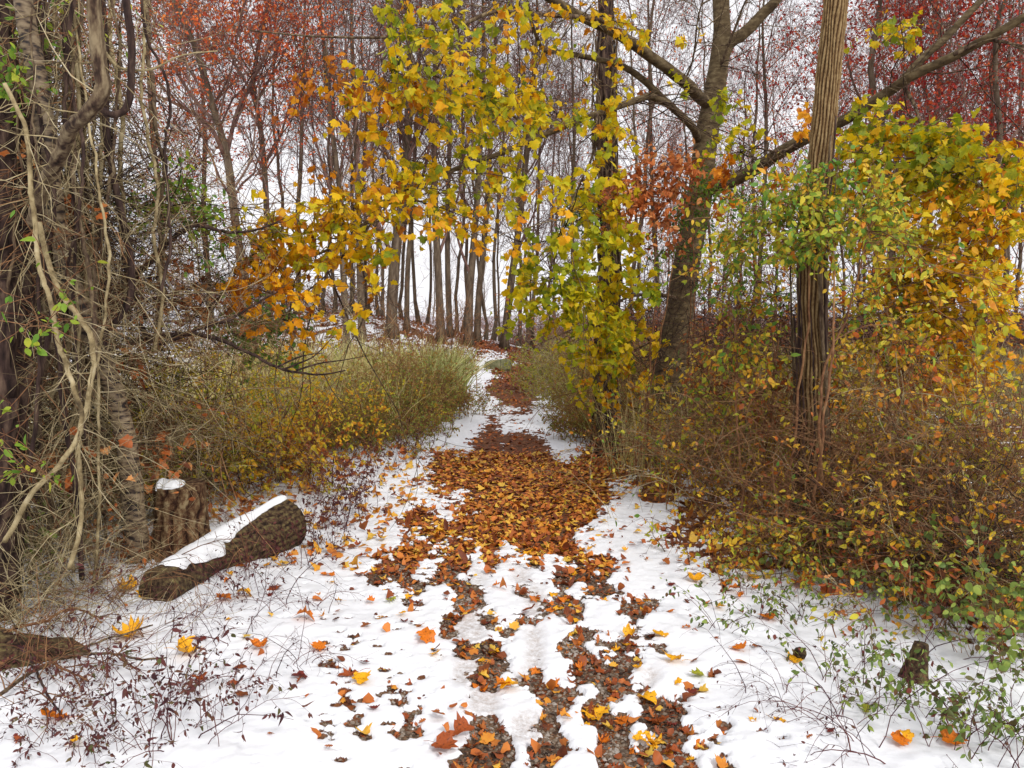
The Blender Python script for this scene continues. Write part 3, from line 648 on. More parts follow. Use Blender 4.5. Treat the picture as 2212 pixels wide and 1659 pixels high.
# ---- the Norway maple that spreads over the trail
base = G(1450, 975); MY = base[1]
def mp(pts, Y0, Y1): return np.array([P(a, b, Y0 + (Y1 - Y0) * i / (len(pts) - 1)) for i, (a, b) in enumerate(pts)])
trunkp = mp([(1447, 985), (1443, 930), (1443, 850), (1452, 750), (1468, 675), (1482, 575), (1497, 500), (1514, 410), (1522, 325), (1536, 240), (1551, 150), (1559, 75), (1557, 0), (1552, -120), (1540, -260)], MY, MY)
trunkp[0, 2] = float(H(trunkp[0, 0], MY)) - 0.05
tp = spline(trunkp, 150); s_ = K / FPX * MY
tr_r = np.interp(np.linspace(0, 1, 150), np.linspace(0, 1, 9), [0.215, 0.195, 0.175, 0.165, 0.15, 0.135, 0.105, 0.095, 0.07])
maple = empty('maple_tree', tp[0] + [0, 0, 0.05]); tag(maple, 'grey-brown maple with a bent trunk whose long limbs arch yellow leaves over the trail', 'tree')
mo = tp[0] + [0, 0, 0.05]
b_ = B(); b_.add(*ptube(tp, tr_r, 28, rough=0.035, seed=3, flare=0.3)); b_.build('trunk', 'bark_maple', maple, mo)
limbs = dict(
    up=(mp([(1545, 165), (1575, 95), (1606, 72), (1650, 25), (1681, -10), (1730, -90)], MY, MY - 0.3), 0.085, 0.05),
    L1=(mp([(1530, 225), (1505, 205), (1480, 178), (1400, 120), (1332, 72), (1240, 28), (1170, -15)], MY, MY - 2.6), 0.075, 0.04),
    L1b=(mp([(1345, 78), (1300, 45), (1255, 38), (1150, 32), (1060, 30), (960, 72), (850, 82), (700, 80), (540, 66)], MY - 1.9, MY - 3.6), 0.028, 0.006),
    L2=(mp([(1506, 300), (1496, 275), (1446, 226), (1371, 158), (1296, 130), (1210, 112), (1175, 108), (1150, 55), (1135, -20)], MY - 0.1, MY - 3.0), 0.05, 0.012),
    L3=(mp([(1450, 228), (1404, 208), (1381, 215), (1290, 246), (1225, 270), (1160, 296), (1065, 336), (965, 372), (860, 416), (815, 450), (740, 520), (620, 570), (535, 562)], MY - 0.9, MY - 4.2), 0.042, 0.006),
    L3b=(mp([(860, 416), (790, 500), (740, 560), (700, 600), (640, 655), (610, 690)], MY - 3.6, MY - 4.2), 0.012, 0.004),
    L3c=(mp([(1160, 296), (1080, 230), (1000, 190), (930, 160), (860, 120)], MY - 2.2, MY - 4.0), 0.016, 0.005),
    L3d=(mp([(1290, 246), (1280, 330), (1240, 420), (1210, 510), (1190, 600)], MY - 1.8, MY - 2.6), 0.014, 0.004),
    R1=(mp([(1516, 415), (1570, 395), (1626, 368), (1671, 337), (1736, 300), (1816, 260), (1896, 210), (1961, 165), (2071, 112), (2150, 70), (2260, 10)], MY, MY - 2.4), 0.085, 0.035),
    R1b=(mp([(1955, 168), (2000, 120), (2036, 90), (2080, 45), (2121, 3), (2160, -50)], MY - 1.4, MY - 1.6), 0.045, 0.03),
    R1c=(mp([(1736, 300), (1690, 325), (1640, 322), (1595, 330)], MY - 0.9, MY - 1.4), 0.018, 0.006),
    R2=(mp([(1945, 175), (1975, 230), (1990, 290), (2010, 380), (2005, 470)], MY - 1.5, MY - 2.4), 0.02, 0.006),
    R3=(mp([(1840, 250), (1900, 300), (1990, 300), (2100, 345), (2212, 390)], MY - 1.2, MY - 3.2), 0.02, 0.006),
    R4=(mp([(2060, 118), (2120, 90), (2170, 88), (2240, 105)], MY - 2.0, MY - 2.2), 0.02, 0.01),
    Lo=(mp([(1470, 650), (1440, 640), (1380, 640), (1330, 660), (1280, 700)], MY, MY - 1.2), 0.03, 0.006),
    Lo2=(mp([(1447, 800), (1400, 735), (1350, 725), (1300, 700)], MY, MY - 1.0), 0.02, 0.006),
    C1=(mp([(1545, 170), (1600, 30), (1640, -60)], MY, MY - 1), 0.02, 0.008),
    C2=(mp([(1478, 178), (1500, 120), (1510, 40), (1530, -40)], MY - 0.3, MY - 1), 0.014, 0.006),
)
lim_pts = {}
for nm, (pp, ra, rb) in limbs.items():
    q = spline(pp, 60 if ra > 0.03 else 44); n = len(q)
    q[1:-1] += np.cumsum(rng.normal(0, 0.0025, (n - 2, 3)), 0) * np.sin(np.linspace(0, math.pi, n - 2))[:, None]
    lim_pts[nm] = q; b_ = B(); b_.add(*ptube(q, np.linspace(ra, rb, n), 14 if ra > 0.03 else 8, rough=0.04, seed=hash(nm) % 97 if False else len(nm) + n)); b_.build('branch', 'bark_maple' if ra > 0.03 else 'bark_vine', maple, mo)
anch_left = np.concatenate([lim_pts[k] for k in ('L1', 'L1b', 'L2', 'L3', 'L3b', 'L3c', 'L3d')])
anch_right = np.concatenate([lim_pts[k] for k in ('R1', 'R1b', 'R2', 'R3', 'R4', 'R1c', 'up')])
anch_low = np.concatenate([lim_pts['Lo'], lim_pts['Lo2'], lim_pts['L3d'], tp[10:70]])
wood, fol, folg, folo = B(), B(), B(), B()
# (x, y, depth, rx, ry, nsub, twigs, leaves, size, builder, mean colour)
S_ = [
    (930, 50, 6.4, 110, 60, 7, 4, 5, .125, fol, .72), (985, 140, 6.2, 110, 60, 8, 4, 5, .125, fol, .72), (1080, 60, 6.6, 120, 60, 7, 4, 4, .12, fol, .66), (860, 215, 6.3, 80, 50, 6, 4, 5, .125, fol, .47),
    (940, 240, 6.2, 100, 50, 8, 4, 5, .125, fol, .6), (1050, 220, 6.4, 110, 60, 7, 4, 5, .12, fol, .7), (780, 265, 6.2, 45, 35, 4, 3, 4, .12, fol, .47), (1000, 320, 6.2, 120, 45, 6, 4, 5, .12, fol, .62),
    (850, 365, 6.0, 70, 40, 6, 4, 5, .12, fol, .50), (760, 430, 5.9, 70, 45, 7, 4, 5, .115, fol, .57), (680, 470, 5.8, 70, 45, 8, 4, 6, .115, fol, .54), (610, 520, 5.8, 65, 45, 8, 4, 6, .115, fol, .54),
    (730, 530, 5.8, 60, 40, 7, 4, 5, .115, fol, .54), (600, 600, 5.7, 65, 45, 7, 4, 5, .115, folo, .5), (660, 660, 5.7, 40, 45, 3, 3, 4, .11, folo, .55), (810, 640, 5.6, 38, 30, 3, 3, 4, .12, fol, .55),
    (570, 545, 5.7, 45, 30, 4, 4, 5, .11, folo, .5), (950, 430, 6.2, 90, 40, 6, 3, 4, .115, fol, .6), (1060, 420, 6.4, 90, 50, 6, 4, 4, .115, fol, .66), (1150, 380, 6.6, 90, 60, 6, 4, 5, .12, folg, .5),
    (1010, 500, 6.2, 60, 30, 3, 3, 4, .115, folo, .55), (870, 530, 5.8, 20, 15, 1, 2, 2, .14, fol, .55), (1130, 490, 6.5, 60, 40, 4, 3, 4, .12, folo, .6),
    (1210, 300, 7, 110, 60, 6, 4, 5, .12, fol, .66), (1280, 180, 7.4, 110, 60, 6, 4, 4, .12, fol, .62), (1180, 170, 7, 90, 60, 5, 4, 4, .12, fol, .68), (1360, 230, 7.6, 90, 50, 6, 4, 5, .13, folg, .5),
    (1400, 70, 7.6, 120, 60, 5, 4, 4, .12, fol, .5), (1270, 40, 7.2, 100, 50, 5, 4, 4, .12, fol, .5), (1560, 220, 8.2, 60, 80, 4, 3, 4, .12, folg, .6), (1600, 300, 8.0, 70, 40, 4, 3, 4, .12, folg, .5),
    (690, 170, 6.8, 60, 40, 4, 3, 4, .11, folo, .25), (660, 290, 7, 60, 50, 3, 2, 3, .11, folo, .2), (740, 160, 6.6, 40, 40, 3, 3, 3, .11, fol, .5), (1100, 130, 6.6, 90, 50, 5, 4, 4, .12, fol, .6),
]
for (x, y, Y, rx, ry, ns, nt_, nl_, sz, bb, mu) in S_:
    c, r = ell(x, y, Y, rx, ry); spray(wood, bb, anch_left, c, np.array(r) * 1.5, int(ns * 1.3), max(3, nt_ - 1), nl_, sz * 0.6, 'maple', 0.007, rnd=(mu, 0.17), droop=0.75)
S_low = [
    (1190, 560, 7.4, 80, 60, 10, 5, 6, .11, folg, .55), (1240, 640, 7.6, 90, 60, 12, 5, 7, .105, folg, .55), (1330, 600, 8.0, 90, 60, 11, 5, 7, .105, folg, .5), (1320, 520, 8.0, 80, 50, 8, 4, 6, .11, folg, .5),
    (1340, 700, 8.2, 80, 60, 12, 5, 7, .10, folg, .45), (1270, 740, 8.2, 70, 45, 8, 5, 6, .10, folg, .5), (1340, 790, 8.4, 75, 50, 10, 5, 7, .10, fol, .55), (1160, 620, 7.4, 60, 40, 6, 4, 5, .11, folg, .45),
    (1390, 850, 8.6, 60, 45, 7, 5, 6, .10, fol, .6), (1250, 450, 7.6, 90, 60, 8, 4, 5, .115, folg, .5), (1330, 370, 8, 90, 60, 6, 4, 5, .115, folg, .4), (1390, 560, 8.4, 60, 80, 7, 4, 6, .105, folg, .5),
    (1200, 690, 7.6, 60, 30, 5, 4, 5, .10, folg, .5), (1260, 860, 9, 40, 40, 5, 4, 6, .09, folg, .6), (1130, 590, 7.2, 35, 40, 3, 3, 4, .11, fol, .5),
]
for (x, y, Y, rx, ry, ns, nt_, nl_, sz, bb, mu) in S_low:
    c, r = ell(x, y, Y, rx, ry); spray(wood, bb, anch_low, c, np.array(r) * 1.3, int(ns * 0.95), nt_ - 1, nl_, sz * 0.72, 'maple', 0.007, rnd=(mu, 0.22), droop=0.7)
S_right = [
    (1870, 290, 7.2, 90, 45, 9, 4, 6, .115, fol, .74), (1960, 300, 7.0, 100, 45, 11, 5, 6, .115, fol, .74), (2060, 330, 6.6, 100, 50, 11, 5, 6, .11, fol, .74), (2150, 400, 6.2, 70, 60, 8, 4, 6, .105, fol, .74),
    (1930, 390, 7.0, 110, 50, 11, 5, 6, .11, fol, .74), (2040, 430, 6.6, 100, 60, 11, 5, 6, .105, fol, .74), (1700, 420, 7.2, 80, 40, 6, 4, 5, .105, fol, .74), (1640, 380, 7.6, 70, 40, 5, 4, 5, .105, folo, .3),
    (1960, 100, 8, 60, 60, 4, 4, 4, .11, fol, .74), (1860, 90, 8.2, 50, 50, 2, 3, 3, .11, fol, .74), (1740, 230, 8, 50, 50, 3, 3, 4, .11, folo, .4), (1820, 370, 6.8, 60, 60, 5, 4, 5, .11, fol, .74),
]
for (x, y, Y, rx, ry, ns, nt_, nl_, sz, bb, mu) in S_right:
    c, r = ell(x, y, Y, rx, ry); spray(wood, bb, anch_right, c, np.array(r) * 1.3, int(ns * 1.0), nt_, nl_, sz * 0.7, 'maple', 0.008, rnd=(mu, 0.2), droop=0.6)
# bare twigs on the limbs
st, d, rr, pid, tt = kids(np.stack([spline(v, 12) for v in lim_pts.values()]), np.full((len(lim_pts), 12), 0.012), 9, 0.1, 1, (0.6, 1.3))
Pq, Rq = grow(st, d, rng.uniform(0.5, 1.8, len(st)), np.full(len(st), 0.007), 8, 0.3, 0.03, 0.3); wood.add(*_t(tubes(Pq, Rq, 4)))
st, d, rr, pid, tt = kids(Pq, Rq, 5, 0.2, 1, (0.5, 1.0)); Pq, Rq = grow(st, d, rng.uniform(0.2, 0.7, len(st)), np.full(len(st), 0.003), 5, 0.3, 0.0, 0.5); wood.add(*_t(tubes(Pq, Rq, 3)))
wood.build('sprays', 'bark_vine', maple, mo)
fol.build('foliage', 'maple', maple, mo, False); folg.build('foliage', 'mapleg', maple, mo, False); folo.build('foliage', 'orange', maple, mo, False)

# ---- furrowed locust
lb = G(1760, 1172); LY = lb[1]
lp = mp([(1762, 1180), (1758, 1120), (1757, 1040), (1755, 850), (1751, 700), (1749, 590), (1752, 540), (1760, 450), (1769, 370), (1776, 300), (1786, 200), (1796, 100), (1806, 0), (1815, -120), (1822, -300)], LY, LY)
lp[0, 2] = float(H(lp[0, 0], LY)) - 0.06; q = spline(lp, 420)
lr = np.interp(np.linspace(0, 1, 420), [0, 0.08, 0.35, 0.6, 1], [0.115, 0.098, 0.086, 0.08, 0.074])
loc_t = empty('locust_tree', q[0]); tag(loc_t, 'tall straight trunk with deeply furrowed bark rising from the right-hand thicket', 'tree')
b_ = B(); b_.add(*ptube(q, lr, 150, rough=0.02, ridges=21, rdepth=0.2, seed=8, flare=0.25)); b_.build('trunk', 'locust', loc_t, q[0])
# shaggy stems of vine that climb its foot
for k in range(12):
    a = rng.uniform(math.pi * 1.05, math.pi * 1.95) if k < 9 else rng.uniform(0, math.pi); n = 30; hh = rng.uniform(1.6, 3.4)
    zz = np.linspace(0, hh, n); aa = a + np.cumsum(rng.normal(0, 0.05, n)); cx_ = np.interp(zz, q[:, 2] - q[0, 2], q[:, 0]); cy_ = np.interp(zz, q[:, 2] - q[0, 2], q[:, 1]); rad_ = 0.125 + 0.10 * np.exp(-zz / 0.35) + rng.uniform(0, 0.02)
    pth = np.stack([cx_ + rad_ * np.cos(aa), cy_ + rad_ * np.sin(aa), q[0, 2] + zz], -1)
    b_ = B(); b_.add(*ptube(pth, np.linspace(0.014, 0.005, n) * rng.uniform(0.6, 1.3), 7, rough=0.1, seed=k)); o = b_.build('climbing_vine', 'bark_vine' if k % 2 else 'bark_dark', None)
    tag(o, f'shaggy vine stem climbing the foot of the furrowed trunk, {ORD[k]} of twelve clockwise', 'vine', 'vines on the furrowed trunk')
    o['label'] = 'shaggy vine stem climbing the foot of the furrowed trunk among others like it'
# ---- ivied trunk beside the maple
ib = G(1312, 985); IY = ib[1]
ip = mp([(1312, 990), (1308, 900), (1306, 820), (1310, 700), (1316, 560), (1310, 420), (1306, 300), (1306, 150), (1309, 0), (1312, -160)], IY, IY); ip[0, 2] = float(H(ip[0, 0], IY)) - 0.05
q2 = spline(ip, 160)
ivy_t = empty('vine_clad_tree', q2[0]); tag(ivy_t, 'slim dark trunk wrapped in shaggy vine stems at the right edge of the trail', 'tree')
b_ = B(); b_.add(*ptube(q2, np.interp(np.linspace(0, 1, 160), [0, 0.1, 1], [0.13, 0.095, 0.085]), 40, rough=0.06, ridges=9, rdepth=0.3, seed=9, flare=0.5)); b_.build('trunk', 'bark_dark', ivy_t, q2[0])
bs = B()
for k in range(26):
    n = 60; i0 = rng.integers(0, 20); seg = q2[i0:i0 + 130:2][:n]; n = len(seg); aa = rng.uniform(0, 6.28) + np.cumsum(rng.normal(0, 0.14, n)); rad_ = 0.1 + 0.05 * np.abs(np.sin(np.linspace(0, 9, n) + k)) + 0.06 * np.exp(-np.arange(n) / 4)
    pth = seg + np.stack([rad_ * np.cos(aa), rad_ * np.sin(aa), 0 * aa], -1); bs.add(*ptube(pth, np.linspace(0.016, 0.006, n), 6, rough=0.1, seed=k))
bs.build('vine_stems', 'bark_vine', ivy_t, q2[0])
bf, bw2 = B(), B()
for (x, y, rx, ry, ns) in [(1260, 470, 40, 60, 8), (1250, 430, 30, 40, 6), (1330, 500, 35, 60, 5)]:
    c, r = ell(x, y, IY, rx, ry); spray(bw2, bf, q2[40:120], c, r, ns, 6, 10, .045, 'oval', 0.004, rnd=(.85, .15))
# hanging side twigs
st, d, rr, pid, tt = kids(q2[None, ::8], np.full((1, 20), .03), 60, 0.05, 1, (1.0, 1.7)); Pq, Rq = grow(st, d, rng.uniform(0.4, 1.4, len(st)), np.full(len(st), 0.006), 7, 0.4, -0.12, 0.4); bw2.add(*_t(tubes(Pq, Rq, 3)))
st, d, rr, pid, tt = kids(Pq, Rq, 6, 0.2, 1, (0.5, 1.1)); Pq, Rq = grow(st, d, rng.uniform(0.2, 0.6, len(st)), np.full(len(st), 0.003), 5, 0.35, -0.1, 0.5); bw2.add(*_t(tubes(Pq, Rq, 3)))
bw2.build('sprays', 'brownt', ivy_t, q2[0]); bf.build('foliage', 'vivid', ivy_t, q2[0], False)

# ================================================================ SHRUBS
def shrub(name, base, h, spread, nst, lab, cat, group=None, stem='brownt', leaf=None, kind='oval', lsize=0.05, nleaf=4, sub=6, sub2=0, r0=0.005, lean=(0, 0, 0), arch=0.12, rnd=(.5, .25), wob=0.25, baser=0.2, thin=0.0016, leafd=0.4, curl=0.35, n=9):
    base = np.asarray(base, float); root = empty(name, base); bs, bl = B(), B()
    st = np.concatenate([rng.normal(0, baser, (nst, 2)), np.full((nst, 1), -0.03)], 1)
    a = rng.uniform(0, 6.28, nst); tilt = rng.uniform(0.05, 1, nst) * spread
    d = np.stack([np.cos(a) * tilt, np.sin(a) * tilt, np.ones(nst)], -1) + np.asarray(lean)
    Pt, R = grow(st, d, h * rng.uniform(0.5, 1.25, nst), np.full(nst, r0) * rng.uniform(0.6, 1.4, nst), n, wob, -arch, 0.35)
    Pt[..., 2] = np.maximum(Pt[..., 2], -0.03); bs.add(*_t(tubes(Pt, R, 4)))
    L1 = Pt; st, dd, rr, pid, tt = kids(Pt, R, sub, 0.2, 1, (0.4, 1.1)); P2, R2 = grow(st, dd, h * rng.uniform(0.12, 0.4, len(st)), np.maximum(rr * 0.6, thin), 6, wob * 1.2, -arch * 0.7, 0.5)
    P2[..., 2] = np.maximum(P2[..., 2], 0.0); bs.add(*_t(tubes(P2, R2, 3))); L = P2
    if sub2:
        st, dd, rr, pid, tt = kids(P2, R2, sub2, 0.15, 1, (0.4, 1.1)); P3, R3 = grow(st, dd, h * rng.uniform(0.05, 0.16, len(st)), np.full(len(st), thin), 4, 0.3, 0, 0.6); P3[..., 2] = np.maximum(P3[..., 2], 0); bs.add(*_t(tubes(P3, R3, 3))); L = P3
    if leaf:
        m = L.shape[1] - 1; N = len(L) * nleaf; k = np.repeat(np.arange(len(L)), nleaf); t = rng.uniform(0.1, 1, N) * (m - .001); i = t.astype(int); f = (t - i)[:, None]; pos = L[k, i] * (1 - f) + L[k, i + 1] * f
        ax = nz(L[k, i + 1] - L[k, i]); clus = rng.normal(0, 1, len(L))[k] * rnd[1] * 0.5
        V, tt, r = leaves(pos, nz(ax * 0.6 + randdir(N) * 0.9 + np.array([0, 0, -leafd])), nz(randdir(N) * 0.8 + np.array([0, -0.3, 0.6])), rng.uniform(0.5, 1.25, N) * lsize, kind, curl, np.clip(rnd[0] + clus + rng.normal(0, rnd[1], N), 0, 1)); bl.add(V, None, tt, r)
    bs.build('stems', stem, root); bl.build('foliage', leaf, root, None, False) if leaf else None
    return tag(root, lab, cat, group)
def gpos(x, Y): return (x, Y, float(H(x, Y)))
def xw(dx, Y): return float(ray(dx, 700)[0] * Y)

# reeds (pale grass) behind the left bushes
def reeds(name, area, N, mat_, hh=(0.8, 1.5), w_=0.012, lean=0.35):
    (x0, x1, y0, y1) = area; x = rng.uniform(x0, x1, N); y = rng.uniform(y0, y1, N)
    keep = fbm(x * 0.8, y * 0.8, 2) > 0.3; x, y = x[keep], y[keep]; N = len(x); z = H(x, y); L = rng.uniform(*hh, N); a = rng.uniform(0, 6.28, N); n = 6
    d = np.stack([np.cos(a) * rng.uniform(0.05, lean, N), np.sin(a) * rng.uniform(0.05, lean, N), np.ones(N)], -1)
    Pt, _ = grow(np.stack([x, y, z], -1), d, L, np.ones(N), n, 0.12, -0.16, 1); sd = nz(np.cross(Pt[:, -1] - Pt[:, 0], rng.standard_normal((N, 3))))
    ww = w_ * rng.uniform(0.5, 1.3, N)[:, None] * np.array([0.8, 1, 1, 0.8, 0.5, 0.1])[None]
    Lf = Pt - sd[:, None] * ww[..., None]; Rt = Pt + sd[:, None] * ww[..., None]; V = np.stack([Lf, Rt], 2).reshape(-1, 3)
    i = (np.arange(N)[:, None] * n + np.arange(n - 1)[None]).ravel() * 2; qd = np.stack([i, i + 1, i + 3, i + 2], -1)
    return setting(mk(name, V, qd, None, np.repeat(rng.random(N), n * 2), mat_, None, False), 'stuff')
o = reeds('tall_grass', (xw(560, 17), xw(985, 17), 14.0, 18), 5500, 'reed', (0.7, 1.5), 0.012, 0.6); o['label'] = 'pale dry reed grass on the left below the hill'
o = reeds('tall_grass', (xw(930, 15.5), xw(992, 15.5), 14.0, 17), 1200, 'reedg', (0.8, 1.3)); o['label'] = 'green-tinged reed clump at the edge of the trail'
o = reeds('tall_grass', (4.5, 16, 13.5, 19), 6000, 'reedr', (0.7, 1.4)); o['label'] = 'grey-green reeds behind the thicket on the right'

o = reeds('tall_grass', (-4.6, -1.35, 10.2, 14.0), 1500, 'reed', (0.35, 1.15), 0.004, 0.5); o['label'] = 'thin dry stalks among the bushes left of the trail'
o = reeds('tall_grass', (1.05, 5.5, 7.8, 14.0), 3200, 'reed', (0.35, 1.2), 0.004, 0.5); o['label'] = 'thin dry stalks among the bushes right of the trail'
o = reeds('tall_grass', (-6.5, -3.4, 8.5, 14.5), 1800, 'reed', (0.5, 1.3), 0.006, 0.5); o['label'] = 'pale stalks behind the yellow shrubs on the left'
# olive rounded bushes left of the trail
for k, (dx, Y, h, sp, lm, ks) in enumerate([(845, 12.5, 1.0, 0.7, 'olive', 1), (895, 13.4, 0.95, 0.5, 'olive', 1), (795, 12.0, 0.6, 0.6, 'olive', 1), (745, 11.2, 0.42, 0.7, 'small', 1), (860, 11.8, 0.65, 0.7, 'olive', 1), (700, 10.6, 0.6, 0.7, 'small', 1), (815, 11.0, 0.6, 0.9, 'olive', 1), (760, 10.0, 0.6, 1.1, 'olive', 1), (932, 13.8, 0.6, 0.4, 'olive', 1)]):
    lab = ['tall brown-green fine-leaved bush, middle of the bank left of the trail', 'brown-green bush by the trail in front of the green-tinged reeds', 'brown-green bush just left of the tallest one on the bank', 'low rounded olive bush toward the yellow-leaved shrubs', 'small olive bush on the snow edge of the trail', 'yellow-green bush between the olive bushes and yellow shrubs', 'low olive bush in front of the tallest brown-green bush', 'lowest olive bush beside the snow left of the trail', 'small brown bush nearest the trail by the reeds'][k]
    shrub('roadside_bush', gpos(xw(dx, Y), Y), h * 1.15, sp * .8, 95, lab, 'bush', 'olive bushes left of the trail', 'brownt', lm, 'tiny', 0.034, 5, 9, 2, 0.004, arch=0.02, wob=0.4, baser=0.4, rnd=(rng.uniform(.35, .6), .25), thin=0.0028)
# right-hand mirror of them
for k, (dx, Y, h, sp, lm, sz) in enumerate([(1202, 18.5, 1.15, 0.25, 'lime', 0.04), (1250, 15.0, 1.1, 0.3, 'lime', 0.04), (1280, 12.6, 0.8, 0.45, 'lime', 0.032), (1300, 11.2, 0.6, 0.45, 'olive', 0.032), (1320, 13.5, 1.3, 0.6, 'lime', 0.04), (1380, 12.0, 1.3, 0.9, 'olive', 0.035), (1360, 10.5, 0.8, 1.0, 'olive', 0.032), (1480, 11.5, 1.3, 0.9, 'olive', 0.032), (1590, 10.5, 1.2, 0.9, 'olive', 0.032)]):
    lab = ['bright yellow-green bush where the trail narrows on the right', 'lime-brown bush just this side of the bright yellow-green one', 'brown bush right of the snowy part of the trail', 'low brown bush left of the vine-clad trunk', 'tall lime bush behind the low brown ones on the right', 'brown bush between the vine-clad trunk and the maple', 'low olive bush behind the foot of the vine-clad trunk', 'brown bush right behind the foot of the maple', 'brown bush between the maple and the furrowed trunk'][k]
    shrub('roadside_bush', gpos(xw(dx, Y), Y), h * 1.1, sp * .8, 85, lab, 'bush', 'bushes right of the trail', 'tan' if k < 3 else 'brownt', lm, 'tiny', sz, 5, 9, 2, 0.004, arch=0.02, wob=0.4, baser=0.35, rnd=(0.75 if k in (0,) else rng.uniform(.2, .55), .25), thin=0.0026)

# saplings and bare shrubs behind
def saplings():
    spots = [(755, 16, 2.4, 'tan'), (790, 18, 2.6, 'tan'), (700, 17, 2.2, 'tan'), (860, 17.5, 3.0, 'brownt'), (905, 15.5, 2.4, 'brownt'), (935, 17, 2.6, 'brownt'), (820, 15, 2.4, 'brownt'), (975, 17, 2.8, 'brownt'), (1000, 19, 2.6, 'brownt'), (1200, 17, 2.4, 'tan'), (1230, 20, 2.8, 'tan'), (1260, 16, 2.6, 'brownt'), (660, 15, 2.2, 'brownt'), (600, 14, 2.4, 'brownt'), (540, 13, 2.6, 'brownt'), (470, 14, 2.6, 'brownt')]
    for i, (dx, Y, h, st) in enumerate(sorted(spots)):
        shrub('bare_shrub', gpos(xw(dx, Y), Y), h * 0.8, 0.45, 8, f'leafless {"pale" if st == "tan" else "brown"} twiggy shrub in front of the hill, {ORD[i]} from the left', 'shrub', 'leafless shrubs before the hill', st, None, sub=7, sub2=4, r0=0.010, arch=-0.01, baser=0.2, thin=0.0035)
saplings()
# far brush along the horizon, shared mesh
fb = shrub('far_thicket', (0, 0, 0), 2.2, 0.5, 30, 'x', 'shrub', 'far brush along the horizon', 'twig_far', 'brown', 'tiny', 0.07, 1, 8, 5, 0.014, arch=0.0, baser=1.2, thin=0.006)
spots = [(rr_.uniform(-100, 2300), rr_.uniform(24, 60)) for _ in range(46) ] + [(rr_.uniform(1350, 2300), rr_.uniform(18, 30)) for _ in range(26)] + [(1180, 42), (1215, 38), (1240, 34), (1290, 30), (1150, 55), (1190, 60), (1120, 58)]
spots = [(a, b) for a, b in spots if not (1040 < a < 1175 and b < 48) and not (640 < a < 1100 and b < 40)]; spots.sort()
cnt = {}
for i, (dx, Y) in enumerate(spots):
    o = fb if i == 0 else dup(fb)
    x = xw(dx, Y); o.location = (x, Y, float(H(x, Y))); s = rr_.uniform(0.6, 1.1); o.scale = (s * 1.2, s * 1.2, s); o.rotation_euler = (0, 0, rr_.uniform(0, 6.28))
    z = [t for a, b, t in zones if a <= dx < b][0]; cnt[z] = cnt.get(z, -1) + 1
    o['label'] = f'leafless far thicket {z}, {ORD[cnt[z]]} from the left'
print('shrubs', time.time() - T00)

# ================================================================ LEFT: vine-wrapped tree, cherry trunk, vines
def stem(name, pts, Ys, ra, rb, mat_, lab, cat, group=None, S=8, rough=0.06, n=70, jit=0.004, ridges=0, rd=0.0, twigs=0, tl=(0.15, 0.6), tm='tan', seed=1, toground=False, flare=0.0):
    Ys = np.interp(np.linspace(0, 1, len(pts)), np.linspace(0, 1, len(Ys)), Ys)
    pp = np.array([P(a, b, y) for (a, b), y in zip(pts, Ys)])
    if toground: pp[-1, 2] = float(H(pp[-1, 0], pp[-1, 1])) - 0.05
    q = spline(pp, n); q[1:-1] += np.cumsum(rng.normal(0, jit, (n - 2, 3)), 0) * (np.sin(np.linspace(0, math.pi, n - 2)) ** 0.7)[:, None]
    root = empty(name, q[-1] if toground else q[0]); o_ = np.array(root.location)
    b = B(); b.add(*ptube(q, np.linspace(ra, rb, n), S, rough=rough, ridges=ridges, rdepth=rd, seed=seed, flare=0)); b.build('stem', mat_, root, o_)
    if twigs:
        bt = B(); st, d, rr, pid, tt = kids(q[None, ::2], np.full((1, len(q[::2])), ra), twigs, 0.02, 1, (0.5, 1.5)); Pq, Rq = grow(st, d, rng.uniform(*tl, len(st)), np.full(len(st), 0.0035), 6, 0.4, -0.04, 0.4); bt.add(*_t(tubes(Pq, Rq, 3)))
        st, d, rr, pid, tt = kids(Pq, Rq, 3, 0.2, 1, (0.5, 1.0)); Pq, Rq = grow(st, d, rng.uniform(0.08, 0.35, len(st)), np.full(len(st), 0.0016), 4, 0.35, 0, 0.5); bt.add(*_t(tubes(Pq, Rq, 3)))
        bt.build('sprays', tm, root, o_)
    tag(root, lab, cat, group); return q, root
# the dark wrapped trunk at the very left
qa, _ = stem('vine_wrapped_tree', [(60, -60), (70, 150), (55, 400), (45, 600), (35, 800), (28, 1000), (10, 1330)], [4.6, 4.5, 4.3], 0.045, 0.085, 'bark_dark', 'dark shaggy trunk at the left edge hidden in hanging vines', 'tree', None, 24, 0.1, 120, 0.004, 9, 0.25, 40, (0.2, 0.8), toground=True)
stem('vine_wrapped_tree', [(-20, -60), (0, 200), (-15, 500), (0, 800), (-10, 1330)], [4.2, 4.1], 0.06, 0.09, 'bark_dark', 'second dark trunk half outside the left edge of the view', 'tree', None, 24, 0.1, 120, 0.004, 9, 0.25, 30, (0.2, 0.8), toground=True)
qc, _ = stem('cherry_tree', [(40, -80), (60, 60), (95, 250), (112, 400), (122, 470), (150, 590), (188, 700), (225, 790), (252, 862), (285, 1000), (300, 1065)], [4.0, 5.1], 0.042, 0.072, 'cherry', 'leaning cherry trunk with banded bark among the vines', 'tree', None, 22, 0.05, 130, 0.003, 0, 0, 14, (0.2, 0.7), toground=True)
qk, _ = stem('grape_vine', [(200, -60), (203, 60), (212, 140), (220, 185), (190, 235), (152, 285), (126, 345), (96, 400), (70, 480)], [3.3, 3.4, 4.0], 0.026, 0.032, 'bark_vine', 'thickest twisted vine, making an elbow beside the cherry trunk', 'vine', 'woody vines hanging on the left', 14, 0.1, 90, 0.002, 7, 0.25, 16, (0.2, 0.7))
